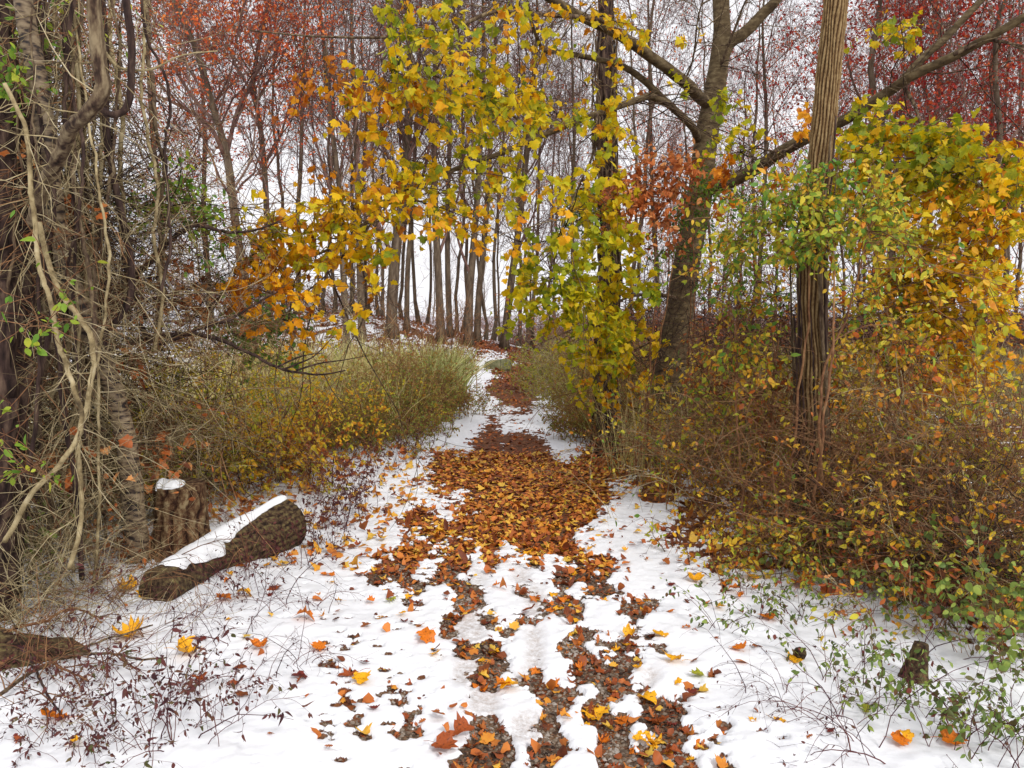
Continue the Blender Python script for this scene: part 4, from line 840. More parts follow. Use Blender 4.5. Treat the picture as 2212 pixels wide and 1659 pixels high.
stem('grape_vine', [(268, -60), (276, 60), (281, 160), (278, 215), (262, 240), (238, 244), (216, 232), (205, 214)], [3.6, 3.6], 0.017, 0.014, 'bark_dark', 'dark vine hooked like a letter J beside the thickest vine', 'vine', 'woody vines hanging on the left', 10, 0.06, 70, 0.001)
stem('grape_vine', [(215, -60), (226, 100), (229, 220), (232, 300), (250, 400), (272, 500), (284, 560), (282, 640), (250, 700)], [4.7, 4.6], 0.02, 0.02, 'bark_dark', 'long dark wavy vine hanging right of the thickest vine', 'vine', 'woody vines hanging on the left', 10, 0.06, 90, 0.001, 0, 0, 20, (0.2, 0.7))
stem('grape_vine', [(10, 180), (40, 240), (52, 270), (60, 330), (68, 450), (80, 560), (115, 700), (140, 800), (160, 900), (120, 980), (60, 1060), (10, 1170)], [3.6, 3.7, 3.8], 0.009, 0.013, 'tan', 'pale knotted vine curving down to the left edge', 'vine', 'woody vines hanging on the left', 10, 0.12, 110, 0.003, 0, 0, 20, (0.1, 0.5))
stem('grape_vine', [(85, 480), (110, 620), (150, 690), (175, 760), (170, 860), (150, 960), (165, 1100), (150, 1230)], [3.9, 3.9], 0.013, 0.012, 'tan', 'pale vine running down beside the knotted vine', 'vine', 'woody vines hanging on the left', 8, 0.1, 90, 0.003, 0, 0, 18)
stem('grape_vine', [(225, 110), (250, 140), (275, 150), (330, 152), (400, 120), (470, 110)], [4.5, 4.4], 0.009, 0.003, 'tan', 'thin pale vine reaching right from the thickest vine', 'vine', 'woody vines hanging on the left', 7, 0.08, 60, 0.001)
stem('fallen_branch', [(290, 600), (340, 545), (390, 500), (430, 485), (470, 496), (540, 498), (605, 478)], [5.4, 5.2], 0.022, 0.005, 'bark_dark', 'dark dead branch rising from the shrubs toward the trail', 'branch', 'dead dark branches left of the trail', 9, 0.1, 60, 0.003, 0, 0, 22, (0.2, 0.6), 'brownt')
stem('fallen_branch', [(300, 700), (340, 742), (410, 722), (500, 690), (540, 665), (600, 630)], [5.2, 5.4], 0.018, 0.005, 'bark_dark', 'arched dark branch crossing in front of the green shrub', 'branch', 'dead dark branches left of the trail', 9, 0.1, 60, 0.003, 0, 0, 22, (0.2, 0.6), 'brownt')
q_, bo = stem('fallen_branch', [(280, 740), (400, 722), (455, 728), (500, 745), (560, 775), (610, 798), (660, 808), (700, 810), (746, 800)], [5.3, 5.0], 0.02, 0.004, 'bark_dark', 'long dark dead branch sweeping down toward the trail, bare forked tip', 'branch', 'dead dark branches left of the trail', 9, 0.1, 70, 0.002, 0, 0, 10, (0.15, 0.4), 'bark_dark')
for pts in ([(612, 798), (645, 785), (680, 768), (722, 725)], [(640, 800), (690, 785), (740, 778), (795, 768)], [(600, 792), (650, 770), (700, 762)]):
    pp = spline(np.array([P(a, b, 5.05) for a, b in pts]), 20); b = B(); b.add(*ptube(pp, np.linspace(.008, .002, 20), 6, seed=2)); b.build('fork', 'bark_dark', bo, np.array(bo.location))
# hanging vines, one by one
vr = np.random.default_rng(21)
spx = sorted(list(vr.uniform(-40, 230, 46)) + list(vr.uniform(230, 330, 5)))
mats_ = ['tan', 'bark_vine', 'bark_dark', 'tan', 'bark_vine', 'bark_dark']
for i, x0 in enumerate(spx):
    n = 7; ys = np.linspace(-60, vr.uniform(800, 1300) if x0 < 200 else vr.uniform(500, 900), n); xs_ = x0 + np.cumsum(vr.normal(0, 16, n)); Y0 = vr.uniform(4.1, 5.4); m_ = mats_[i % 6]
    tone = {'tan': 'pale', 'bark_vine': 'grey-brown', 'bark_dark': 'dark'}[m_]
    stem('hanging_vine', list(zip(xs_, ys)), [Y0, Y0 + vr.normal(0, 0.25), Y0 + vr.normal(0, 0.2)], vr.uniform(0.004, 0.014), vr.uniform(0.004, 0.016), m_, f'{tone} vine of the curtain on the left, {ORD[i]} from the left at the top', 'vine', 'thin vines of the hanging curtain', 7, 0.1, 60, 0.006, 0, 0, 14, (0.15, 0.6), ['tan', 'brownt'][i % 2], seed=i)
# fine tangle of twigs that nobody could count
def tangle(name, boxes, mat_, lab, r=(0.0012, 0.003), L=(0.3, 1.1), droop=-0.05):
    b = B()
    for (dx, dy, Y, rx, ry, rz, N) in boxes:
        c, _ = ell(dx, dy, Y, rx, ry); s = K / FPX * Y; st = c + rng.normal(0, 1, (N, 3)) * np.array([rx * s, rz, ry * s]) * 0.6
        d = randdir(N, 0.0, 0.8); Pt, R = grow(st, d, rng.uniform(*L, N), rng.uniform(*r, N), 8, 0.45, droop, 0.5); g = H(Pt[..., 0], Pt[..., 1]); Pt[..., 2] = np.maximum(Pt[..., 2], g); b.add(*_t(tubes(Pt, R, 3)))
        st, d, rr, pid, tt = kids(Pt, R, 3, 0.2, 1, (0.4, 1.1)); P2, R2 = grow(st, d, rng.uniform(0.08, 0.3, len(st)), np.full(len(st), r[0]), 4, 0.35, 0, 0.6); b.add(*_t(tubes(P2, R2, 3)))
    o = b.build(name, mat_); setting(o, 'stuff', lab); return o
tangle('twig_tangle', [(90, 150, 4.8, 140, 160, .4, 200), (80, 500, 5.0, 130, 170, .4, 200), (90, 850, 5.0, 130, 180, .4, 240), (240, 620, 4.9, 130, 200, .5, 120), (40, 1100, 4.4, 90, 130, .3, 160), (60, 1290, 4.1, 80, 60, .3, 150), (60, 1430, 3.75, 100, 40, .2, 110), (240, 1020, 5.3, 90, 60, .3, 130), (300, 900, 6.2, 170, 90, .4, 260), (450, 700, 5.6, 160, 130, .6, 120)], 'tan', 'fine pale twigs tangled through the vines on the left', (0.0012, 0.0035))
tangle('twig_tangle', [(330, 560, 5.8, 170, 160, .5, 150), (520, 660, 6.6, 120, 110, .5, 100), (360, 300, 6.2, 160, 130, .5, 70), (300, 900, 6.0, 160, 90, .4, 140)], 'brownt', 'wide web of brown twigs reaching from the vines toward the trail', (0.0013, 0.004), (0.5, 1.6))
tangle('twig_tangle', [(60, 200, 5.2, 120, 220, .4, 300), (70, 650, 5.4, 130, 220, .4, 380), (50, 1000, 5.0, 100, 150, .3, 280), (300, 960, 6.6, 200, 80, .4, 260), (200, 500, 5.6, 150, 150, .5, 240), (60, 420, 4.7, 80, 60, .3, 240), (180, 780, 6.0, 150, 140, .3, 240), (400, 560, 6, 200, 130, .6, 160)], 'bark_dark', 'dark thin twigs and rootlets tangled through the vines on the left', (0.0015, 0.005))
# leafy bits on the left
def vine_leaves(name, boxes, leaf, kind, size, lab, stemm='brownt', rnd=(.6, .25), cat='shrub', anchors=None, group=None, nm2='stems', droop=0.4, r0=0.004):
    bwx, blx = B(), B(); c0 = None
    for (dx, dy, Y, rx, ry, ns, ntw, nlf) in boxes:
        c, r = ell(dx, dy, Y, rx, ry); c0 = c if c0 is None else c0
        spray(bwx, blx, anchors, c, r, ns, ntw, nlf, size, kind, r0, (0.12, 0.4), rnd, droop, 0.3, 0.0)
    root = empty(name, (c0[0], c0[1], float(H(c0[0], c0[1])))); o_ = np.array(root.location)
    bwx.build(nm2, stemm, root, o_); blx.build('foliage', leaf, root, o_, False); tag(root, lab, cat, group); return root
vine_leaves('climbing_vine', [(330, 430, 5.6, 90, 35, 9, 6, 8), (420, 460, 5.6, 50, 30, 5, 5, 7), (460, 510, 5.5, 50, 40, 4, 4, 5)], 'vivid', 'oval', .05, 'green-leaved vine over the dark dead branch on the left', rnd=(.55, .22), cat='vine', anchors=P(np.linspace(290, 540, 12), np.linspace(590, 498, 12), 5.4))
vine_leaves('climbing_vine', [(575, 730, 7.0, 65, 60, 12, 6, 9), (520, 690, 6.6, 50, 40, 5, 5, 6), (600, 690, 7, 40, 30, 5, 5, 7)], 'vivid', 'oval', .05, 'bright green vine hanging behind the forked dead branch', rnd=(.72, .2), cat='vine')
vine_leaves('honeysuckle', [(90, 640, 3.5, 25, 90, 5, 3, 4), (80, 980, 3.6, 30, 60, 4, 3, 4), (30, 160, 4, 50, 60, 6, 4, 6), (250, 20, 4.4, 30, 20, 2, 3, 5), (60, 30, 4.2, 50, 40, 4, 3, 5)], 'vivid', 'oval', .045, 'sparse green leaves on thin stems in front of the vine curtain', rnd=(.45, .2), cat='vine')
vine_leaves('honeysuckle', [(330, 800, 6.2, 90, 60, 9, 5, 6), (430, 800, 6.6, 90, 60, 9, 5, 6), (520, 860, 7.0, 70, 50, 7, 5, 7), (250, 900, 5.8, 70, 50, 6, 5, 5), (600, 830, 7.6, 50, 50, 6, 5, 7)], 'small', 'oval', .045, 'yellow-green leafy honeysuckle under the arched dark branch', rnd=(.7, .22), cat='vine')
vine_leaves('dried_vine', [(340, 600, 5.9, 90, 50, 5, 4, 3), (280, 760, 5.4, 60, 60, 3, 3, 3), (420, 660, 6.0, 80, 60, 5, 4, 3), (150, 1020, 4.6, 60, 60, 4, 3, 3), (300, 980, 5.6, 90, 40, 5, 4, 3), (90, 400, 4.4, 70, 120, 6, 3, 3)], 'brown', 'mlow', .065, 'scattered dried orange leaves caught in the twigs on the left', rnd=(.7, .2), cat='vine')
# yellow-leaved shrubs on the left bank
for k, (dx, Y, h, sp, ns, rn, lab) in enumerate([(560, 7.6, 1.05, 0.8, 34, .42, 'yellow-leaved shrub right behind the fallen log'), (500, 8.4, 1.25, 0.8, 34, .5, 'tall yellow-green shrub behind the stump'), (610, 8.4, 0.95, 0.8, 28, .35, 'orange-yellow shrub at the trail side of the yellow ones'), (440, 7.4, 1.0, 0.9, 30, .62, 'greener small-leaved shrub left of the yellow shrubs'), (340, 7.2, 0.9, 0.9, 26, .7, 'low green-leaved shrub behind the stump, toward the vines'), (250, 6.4, 0.8, 0.9, 22, .7, 'small green-leaved shrub under the cherry trunk'), (540, 9.6, 1.4, 0.7, 26, .75, 'tall green shrub behind the yellow-leaved ones')]):
    shrub('leafy_shrub', gpos(xw(dx, Y), Y), h, sp, ns, lab, 'shrub', 'leafy shrubs on the left bank', 'brownt', 'small', 'oval', 0.045, 5, 7, 2, 0.005, arch=0.1, baser=0.3, rnd=(rn, .2), thin=0.0016)
shrub('leafy_shrub', gpos(xw(665, 8.3), 8.3), 0.62, 1.1, 30, 'low brush of dried red-brown leaves at the end of the yellow shrubs', 'shrub', 'leafy shrubs on the left bank', 'brownt', 'brown', 'oval', 0.06, 5, 7, 1, 0.004, arch=0.2, baser=0.25, rnd=(.35, .25))
# bare arching brush
for k, (dx, Y, h, sp, ns, lab) in enumerate([(205, 4.75, 0.75, 0.9, 34, 'low brush of bare twigs hiding the foot of the cherry trunk'), (110, 5.4, 1.3, 0.9, 40, 'brush of arching bare twigs left of the stump'), (250, 6.6, 1.3, 1.1, 50, 'brush of arching bare twigs under the leaning cherry'), (370, 7.2, 1.1, 1.1, 50, 'brush of bare twigs arching over the stump'), (30, 5.8, 1.5, 1.0, 50, 'bare brush against the left edge'), (480, 9.0, 1.5, 1.0, 50, 'bare tan brush behind the green-leaved shrubs'), (330, 8.5, 1.6, 1.0, 55, 'bare tan brush deep behind the cherry trunk'), (180, 8.0, 1.7, 1.0, 50, 'bare tan brush deep behind the vines'), (640, 11, 1.3, 0.8, 40, 'bare brush between the green vine and the reeds')]):
    shrub('bare_brush', gpos(xw(dx, Y), Y), h, sp, ns, lab, 'shrub', 'bare brush on the left bank', 'tan' if k % 3 else 'brownt', 'brown', 'oval', 0.05, 1 if k % 2 else 0, 9, 2, 0.004, arch=0.28, baser=0.3, thin=0.0016) if True else None
# ---------------------------------------------------------------- stump and logs
stp = G(372, 1216); stp = np.array([stp[0], stp[1] + 0.15, 0]); stp[2] = float(H(stp[0], stp[1]))
st_ = empty('tree_stump', stp); tag(st_, 'upright sawn stump with cracked bark and snow on its top', 'stump')
n = 40; zz = np.linspace(-0.05, 0.50, n); pth = np.stack([0 * zz, 0.02 * np.sin(zz * 5), zz], -1)
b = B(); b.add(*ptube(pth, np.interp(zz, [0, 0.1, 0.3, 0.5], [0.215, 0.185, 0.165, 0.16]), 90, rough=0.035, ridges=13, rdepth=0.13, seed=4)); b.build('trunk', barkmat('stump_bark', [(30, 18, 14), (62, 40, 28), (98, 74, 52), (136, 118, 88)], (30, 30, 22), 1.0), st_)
def snowcap(path, wid, hgt, name, parent, o_=None, S=14, seed=0, both=True):
    """a pillow of snow lying along a path; cross-section half an ellipse"""
    r_ = np.random.default_rng(seed); p = np.asarray(path); n = len(p); Tn = nz(np.gradient(p, axis=0)); sd = nz(np.cross(Tn, [0, 0, 1.0])); a = np.linspace(0, math.pi, S)
    u = np.linspace(0, 1, n); e = np.sqrt(np.clip(1 - np.abs(2 * u - 1) ** 8, 0.0004, 1)); w_ = np.interp(u, np.linspace(0, 1, len(wid)), wid) * e * (1 + 0.14 * np.sin(u * 11 + 1) + 0.08 * np.sin(u * 19)); h_ = np.interp(u, np.linspace(0, 1, len(hgt)), hgt) * e * (1 + 0.15 * np.sin(u * 13))
    V = p[:, None] + w_[:, None, None] * np.cos(a)[None, :, None] * sd[:, None] * (1 + 0.06 * np.sin(u * 15 + 2))[:, None, None] + (h_[:, None] * (np.sin(a) ** 0.7)[None])[..., None] * np.array([0, 0, 1.0]) - np.array([0, 0, 1.0]) * (0.35 * w_[:, None] * (np.abs(np.cos(a)) ** 2)[None])[..., None]
    i = (np.arange(n - 1)[:, None] * S + np.arange(S - 1)[None]).ravel(); q = np.stack([i, i + 1, i + S + 1, i + S], -1)
    return mk(name, V.reshape(-1, 3) - (0 if o_ is None else o_), q, None, None, 'snow', parent)
snowcap(np.stack([np.linspace(-0.13, 0.05, 16), np.full(16, -0.03), np.full(16, 0.505)], -1), [0.07, 0.10, 0.06], [0.04, 0.035], 'snow_cap', st_)
# big log: far end toward the trail, near end sunk in the snow at the left
A_ = G(628, 1196); Bp = G(400, 1250)
A_ = A_ + np.array([-0.06, 0.2, 0.19]); Bq = np.array([Bp[0], Bp[1] + 0.12, float(H(Bp[0], Bp[1])) + 0.03])
u = np.linspace(0, 1, 60)[:, None]; lpth = A_ * (1 - u) + Bq * u + np.array([0, 0, 1.0]) * (-0.02 * np.sin(u * math.pi)); lrad = np.interp(u[:, 0], [0, 0.03, 0.08, 0.45, 0.75, 1], [0.16, 0.185, 0.19, 0.175, 0.145, 0.12])
lg = empty('fallen_log', (lpth[30][0], lpth[30][1], float(H(lpth[30][0], lpth[30][1])))); lo = np.array(lg.location); tag(lg, 'large dark rotting log with a strip of snow along its top, beside the trail', 'log')
b = B(); b.add(*ptube(lpth, lrad, 90, rough=0.018, ridges=23, rdepth=0.05, seed=12)); b.build('trunk', 'bark_rot', lg, lo)
cp = lpth[2:60].copy(); cp[:, 2] += lrad[2:60] * 0.99
snowcap(cp, [0.04, 0.045, 0.05, 0.065, 0.09, 0.1], [0.03, 0.04, 0.045, 0.05], 'snow_cap', lg, lo, seed=3)
E = G(332, 1308); e0 = np.array([E[0], E[1] + 0.02, float(H(E[0], E[1])) + 0.085]); e1 = e0 + np.array([0.10, 0.75, -0.02])
sl2 = empty('short_log', e0 - [0, 0, 0.085]); tag(sl2, 'short dark log with its round sawn end facing the camera, snow behind it', 'log')
u = np.linspace(0, 1, 30)[:, None]; pth = e0 * (1 - u) + e1 * u
b = B(); b.add(*ptube(pth, np.interp(u[:, 0], [0, 0.04, 1], [0.095, 0.112, 0.10]), 40, rough=0.07, ridges=9, rdepth=0.06, seed=22)); b.build('trunk', 'bark_rot', sl2, np.array(sl2.location))
cp = pth[4:28].copy(); cp[:, 2] += 0.098; snowcap(cp, [0.07, 0.11, 0.12], [0.03, 0.05, 0.04], 'snow_cap', sl2, np.array(sl2.location), seed=5)
# rotten root mound bottom left
Rm = G(60, 1470); u = np.linspace(0, 1, 40)[:, None]; r0_ = np.array([Rm[0] - 0.5, Rm[1] + 0.1, float(H(*Rm[:2])) + 0.03]); r1_ = np.array([Rm[0] + 0.16, Rm[1] + 0.22, float(H(*Rm[:2])) + 0.0]); pth = r0_ * (1 - u) + r1_ * u
rl_ = empty('rotten_log', r1_); tag(rl_, 'rotten mossy log end poking in from the left edge with twigs lying over it', 'log')
b = B(); b.add(*ptube(pth, np.interp(u[:, 0], [0, .6, .85, 1], [0.13, 0.10, 0.075, .03]), 40, rough=0.25, ridges=7, rdepth=0.25, seed=23)); b.build('trunk', 'bark_rot', rl_, r1_)
for k, pts in enumerate([[(-20, 1400), (60, 1385), (150, 1400), (250, 1372), (330, 1350)], [(-20, 1450), (50, 1410), (110, 1430), (190, 1470)], [(-10, 1350), (60, 1400), (90, 1470), (130, 1540)], [(0, 1500), (90, 1440), (170, 1420), (300, 1430), (360, 1420)], [(-20, 1380), (40, 1360), (90, 1350), (150, 1330), (220, 1345)]]):
    dd = []
    for a, b_ in pts:
        g = G(max(a, 1), b_ + 25); dd.append(g[1] - 0.05)
    stem('fallen_branch', pts, dd, 0.009, 0.004, ['bark_vine', 'brownt', 'bark_dark'][k % 3], ['long forked stick lying across the rotten log', 'short stick over the end of the rotten log', 'stick slanting toward the camera off the rotten log', 'thin stick in front of the rotten log', 'thin stick behind the rotten log'][k], 'branch', 'sticks piled on the rotten log', 7, 0.1, 40, 0.003, 0, 0, 12, (0.1, 0.4), 'brownt', seed=k)
# flat stone by the bend of the trail
Sg = G(1075, 800); rk = bpy.data.meshes.new('boulder')
nu, nv = 28, 18; uu, vv = np.meshgrid(np.linspace(0, 2 * math.pi, nu, endpoint=False), np.linspace(0, math.pi, nv)); sx = np.sign(np.cos(uu)) * np.abs(np.cos(uu)) ** 0.45 * np.sin(vv) ** 0.5; sy = np.sign(np.sin(uu)) * np.abs(np.sin(uu)) ** 0.45 * np.sin(vv) ** 0.5; sz = np.sign(np.cos(vv)) * np.abs(np.cos(vv)) ** 0.5
V = np.stack([sx * 0.42, sy * 0.3, sz * 0.2 + 0.05 * sx], -1) + 0.03 * (rng.random((nv, nu, 3)) - .5); i = (np.arange(nv - 1)[:, None] * nu + np.arange(nu)[None]).ravel(); j = (np.arange(nv - 1)[:, None] * nu + (np.arange(nu)[None] + 1) % nu).ravel()
o = mk('boulder', V.reshape(-1, 3), np.stack([i, j, j + nu, i + nu], -1), None, rng.random(nu * nv), barkmat('mossy_stone', [(74, 72, 50), (104, 104, 74), (128, 124, 96)], (9, 9, 9), 0.4), None, True, (Sg[0], Sg[1] + 0.3, float(H(Sg[0], Sg[1])) + 0.10))
tag(o, 'squat block of mossy grey stone on the snowy slope by the trail bend', 'stone')
# walnut husk and small snag on the right
Wg = G(1727, 1436); nu, nv = 24, 14; uu, vv = np.meshgrid(np.linspace(0, 2 * math.pi, nu, endpoint=False), np.linspace(0, math.pi, nv)); rr2 = 0.03 * (1 + 0.06 * np.sin(5 * uu + 3 * vv) * np.sin(vv) + 0.03 * rng.standard_normal(uu.shape) * np.sin(vv)); V = np.stack([rr2 * np.sin(vv) * np.cos(uu), rr2 * np.sin(vv) * np.sin(uu), rr2 * np.cos(vv)], -1)
i = (np.arange(nv - 1)[:, None] * nu + np.arange(nu)[None]).ravel(); j = (np.arange(nv - 1)[:, None] * nu + (np.arange(nu)[None] + 1) % nu).ravel()
o = mk('walnut_husk', V.reshape(-1, 3), np.stack([i, j, j + nu, i + nu], -1), None, rng.random(nu * nv), 'bark_rot', None, True, (Wg[0], Wg[1], float(H(Wg[0], Wg[1])) + 0.055)); tag(o, 'round black nut husk lying on the snow right of the trail', 'nut')
Ng = G(1975, 1478); n = 20; zz = np.linspace(-0.03, 0.17, n); b = B(); b.add(*ptube(np.stack([0.15 * zz, 0 * zz, zz], -1), np.interp(zz, [0, .08, .17], [.06, .045, .03]), 30, rough=0.15, ridges=7, rdepth=0.2, seed=31)); o = b.build('tree_stump', 'bark_rot'); o.location = (Ng[0], Ng[1], float(H(Ng[0], Ng[1])) + 0.02); tag(o, 'small broken brown snag standing in the snow at the lower right', 'stump')
print('left', time.time() - T00)

# ================================================================ RIGHT THICKET
def stemanch(lst):
    out = []
    for (dx, Y, top) in lst:
        b0 = np.array(gpos(xw(dx, Y), Y)); t_ = P(dx + rng.normal(0, 40), top, Y + rng.normal(0, .2)); out.append(spline(np.array([b0, (b0 + t_) / 2 + rng.normal(0, .1, 3), t_]), 30))
    return out
def thicket(name, stems_, boxes, leaf, kind, size, lab, rnd=(.5, .25), stemm='brownt', droop=0.4, r0=0.006, sr=0.012, cat='shrub', leaf2=None):
    bwx, blx = B(), B(); paths = stemanch(stems_)
    for k, p in enumerate(paths): p[1:-1] += np.cumsum(rng.normal(0, .008, p[1:-1].shape), 0) * np.sin(np.linspace(0, math.pi, 28))[:, None]; bwx.add(*ptube(p, np.linspace(sr, sr * 0.4, 30), 7, rough=.08, seed=k))
    an = np.concatenate(paths)
    for (dx, dy, Y, rx, ry, ns, ntw, nlf, mu) in boxes:
        c, r = ell(dx, dy, Y, rx, ry); spray(bwx, blx, an, c, r, ns, ntw, nlf, size, kind, r0, (0.15, 0.45), (mu, rnd[1]), droop, 0.3)
    root = empty(name, paths[0][0]); o_ = paths[0][0]; bwx.build('stems', stemm, root, o_); blx.build('foliage', leaf, root, o_, False); return tag(root, lab, cat, 'leafy thicket on the right')
thicket('young_maple', [(1990, 6.8, 500), (2060, 6.9, 450), (1950, 7.2, 480)], [(1930, 500, 6.8, 110, 60, 17, 5, 6, .55), (2050, 540, 6.4, 100, 60, 18, 5, 6, .55), (2130, 600, 6.2, 90, 70, 17, 5, 6, .55), (1980, 620, 6.8, 110, 70, 20, 5, 6, .55), (2090, 700, 6.4, 100, 70, 18, 5, 6, .55), (1960, 740, 7.0, 100, 60, 15, 5, 6, .55), (2140, 800, 6.2, 80, 50, 11, 5, 6, .4), (2030, 820, 6.8, 90, 40, 10, 5, 6, .35), (2150, 480, 6.2, 80, 60, 15, 5, 6, .55)], 'mapley', 'mlow', .062, 'young maple dense with golden leaves filling the right-hand side', rnd=(.5, .18))
thicket('bittersweet_vine', [(1800, 5.3, 500), (1700, 5.6, 480), (1750, 5.2, 520)], [(1760, 420, 5.4, 90, 40, 12, 6, 8, .75), (1660, 470, 5.6, 90, 45, 12, 6, 8, .65), (1850, 480, 5.3, 100, 45, 13, 6, 8, .6), (1740, 510, 5.3, 80, 35, 9, 6, 8, .75), (1960, 520, 5.0, 70, 50, 6, 5, 6, .6), (1590, 520, 5.9, 60, 50, 8, 6, 8, .65), (2100, 620, 4.4, 70, 60, 4, 4, 4, .5), (1900, 440, 5.2, 60, 30, 5, 5, 6, .55)], 'oval', 'oval', .052, 'vine with green and lime oval leaves draped around the furrowed trunk', rnd=(.6, .22), cat='vine')
thicket('bittersweet_vine', [(1620, 6.0, 700), (1560, 6.6, 650)], [(1600, 600, 6.2, 70, 60, 9, 5, 7, .6), (1630, 700, 6.0, 80, 60, 9, 5, 6, .6), (1570, 760, 6.4, 60, 70, 8, 5, 6, .6), (1540, 560, 6.8, 40, 50, 5, 5, 6, .7), (1660, 800, 5.8, 60, 50, 6, 5, 6, .5), (1560, 880, 6.4, 60, 50, 7, 5, 6, .55)], 'oval', 'oval', .052, 'sparser oval-leaved vine between the maple and the furrowed trunk', rnd=(.55, .25), cat='vine')
thicket('small_leaved_vine', [(1510, 8.8, 420), (1490, 8.9, 500)], [(1560, 400, 8.6, 70, 40, 9, 6, 11, .7), (1500, 450, 8.8, 60, 50, 9, 6, 11, .7), (1470, 540, 8.9, 50, 40, 5, 6, 9, .7), (1600, 440, 8.4, 50, 40, 6, 5, 9, .6)], 'vivid', 'oval', .04, 'small-leaved green vine wrapping the middle of the maple trunk', rnd=(.5, .22), cat='vine')
thicket('dried_vine', [(1400, 8.4, 420), (1370, 8.2, 450)], [(1440, 380, 8.2, 60, 30, 8, 5, 8, .65), (1370, 420, 8.2, 90, 50, 12, 5, 8, .6), (1480, 370, 8.2, 40, 25, 4, 5, 8, .7), (1330, 440, 8.2, 60, 40, 6, 5, 7, .6), (1420, 480, 8.2, 60, 60, 7, 5, 6, .5)], 'brown', 'oval', .07, 'tangle of dried orange-brown leaves left of the maple trunk', rnd=(.65, .2), cat='vine')
thicket('dried_vine', [(1640, 6.6, 600), (1590, 7.0, 650), (1680, 6.4, 700)], [(1640, 560, 6.6, 80, 60, 6, 5, 4, .3), (1620, 680, 6.6, 90, 80, 6, 5, 4, .3), (1660, 850, 6.2, 90, 80, 8, 6, 4, .3), (1540, 800, 7, 60, 90, 7, 6, 4, .3)], 'brown', 'oval', .05, 'dark brown vine tangle in the gap left of the furrowed trunk', rnd=(.3, .25), cat='vine')
thicket('tall_shrub', [(1500, 8.0, 760), (1560, 7.6, 740), (1640, 6.6, 780), (1700, 6.4, 740)], [(1500, 800, 7.8, 60, 90, 5, 5, 4, .6), (1570, 900, 7.2, 70, 70, 6, 5, 4, .55), (1650, 960, 6.4, 70, 60, 6, 5, 4, .5), (1690, 620, 6.6, 60, 90, 5, 5, 5, .6), (1830, 720, 6.4, 60, 110, 8, 5, 5, .6), (1700, 780, 6.4, 60, 60, 5, 5, 4, .5), (1420, 900, 8.4, 50, 60, 4, 5, 4, .6)], 'small', 'oval', .05, 'yellow-green leafy saplings between the maple and the furrowed trunk', rnd=(.5, .25), stemm='tan', sr=.009)
thicket('tall_shrub', [(1880, 5.6, 760), (2000, 5.4, 800), (2120, 5.2, 800), (1950, 5.3, 850)], [(1880, 900, 5.5, 80, 80, 7, 6, 4, .5), (1980, 960, 5.3, 90, 80, 8, 6, 4, .45), (2080, 1000, 5.0, 90, 80, 8, 6, 4, .5), (2160, 940, 5.0, 60, 90, 7, 6, 4, .6), (2060, 880, 5.4, 90, 60, 7, 6, 4, .6), (1840, 1000, 5.4, 60, 60, 5, 5, 4, .4)], 'small', 'oval', .048, 'yellow-green leafy shrubs below the young maple on the right', rnd=(.5, .28), stemm='tan', sr=.009)
thicket('tall_shrub', [(1880, 6.0, 700), (1940, 5.9, 720), (2010, 5.9, 760), (1830, 6.2, 700)], [(1850, 640, 5.9, 70, 70, 8, 5, 6, .45), (1900, 760, 5.8, 90, 70, 9, 6, 5, .4), (1840, 820, 5.8, 70, 60, 7, 6, 5, .35), (1980, 860, 5.6, 100, 60, 9, 6, 5, .35), (2120, 900, 5.4, 90, 50, 6, 5, 4, .35)], 'oval', 'oval', .055, 'tall tangled shrub with mottled leaves right of the furrowed trunk', rnd=(.35, .25))
# brambles and brush, lower right
RB = [
    (1500, 8.3, .7, 1.0, 46, 'oval', .5, 'tangled brush at the foot of the maple'), (1420, 8.6, .5, 1.0, 36, 'brown', .5, 'low tangled brush left of the maple foot'), (1580, 7.4, .8, 1.0, 46, 'small', .5, 'tangled brush in front of the maple'), (1600, 6.6, .9, 1.0, 46, 'oval', .45, 'leafy mixed brush left of the furrowed trunk'),
    (1680, 5.9, .7, 1.0, 46, 'small', .4, 'tangled bramble just left of the furrowed trunk'), (1760, 5.35, .8, .9, 46, 'oval', .35, 'leafy bramble around the foot of the furrowed trunk'), (1860, 5.3, .9, .9, 50, 'brown', .4, 'bramble just right of the foot of the furrowed trunk'), (1960, 5.0, .95, .9, 50, 'small', .4, 'leafy bramble right of that at the furrowed trunk'),
    (2060, 4.8, 1.0, .9, 50, 'oval', .5, 'tangled bramble toward the right edge'), (2160, 4.6, 1.0, .9, 50, 'small', .4, 'tangled bramble against the right edge'), (1900, 4.7, .6, 1.1, 44, 'oval', .5, 'low tangled bramble in front of the mottled ones'), (2020, 4.4, .65, 1.1, 46, 'brown', .4, 'low leafy bramble in the front right'),
    (2130, 4.1, .7, 1.0, 46, 'small', .45, 'low tangled bramble in the front right corner'), (1780, 4.95, .45, 1.1, 34, 'oval', .5, 'low tangled sprigs on the snow edge below the furrowed trunk'), (1680, 5.3, .4, 1.1, 30, 'small', .5, 'low tangled sprigs at the snow edge farther left'), (2200, 5.2, 1.2, .8, 50, 'oval', .5, 'tall leafy bramble cut by the right edge'),
    (1700, 6.9, 1.0, .9, 46, 'brown', .5, 'leafy brush behind the furrowed trunk'), (1840, 6.6, 1.1, .9, 46, 'small', .4, 'leafy brush behind and right of the furrowed trunk'), (2000, 6.3, 1.1, .9, 46, 'oval', .5, 'tangled brush under the young maple'), (2140, 6.0, 1.1, .9, 46, 'small', .5, 'tangled brush under the young maple at the right edge'),
]
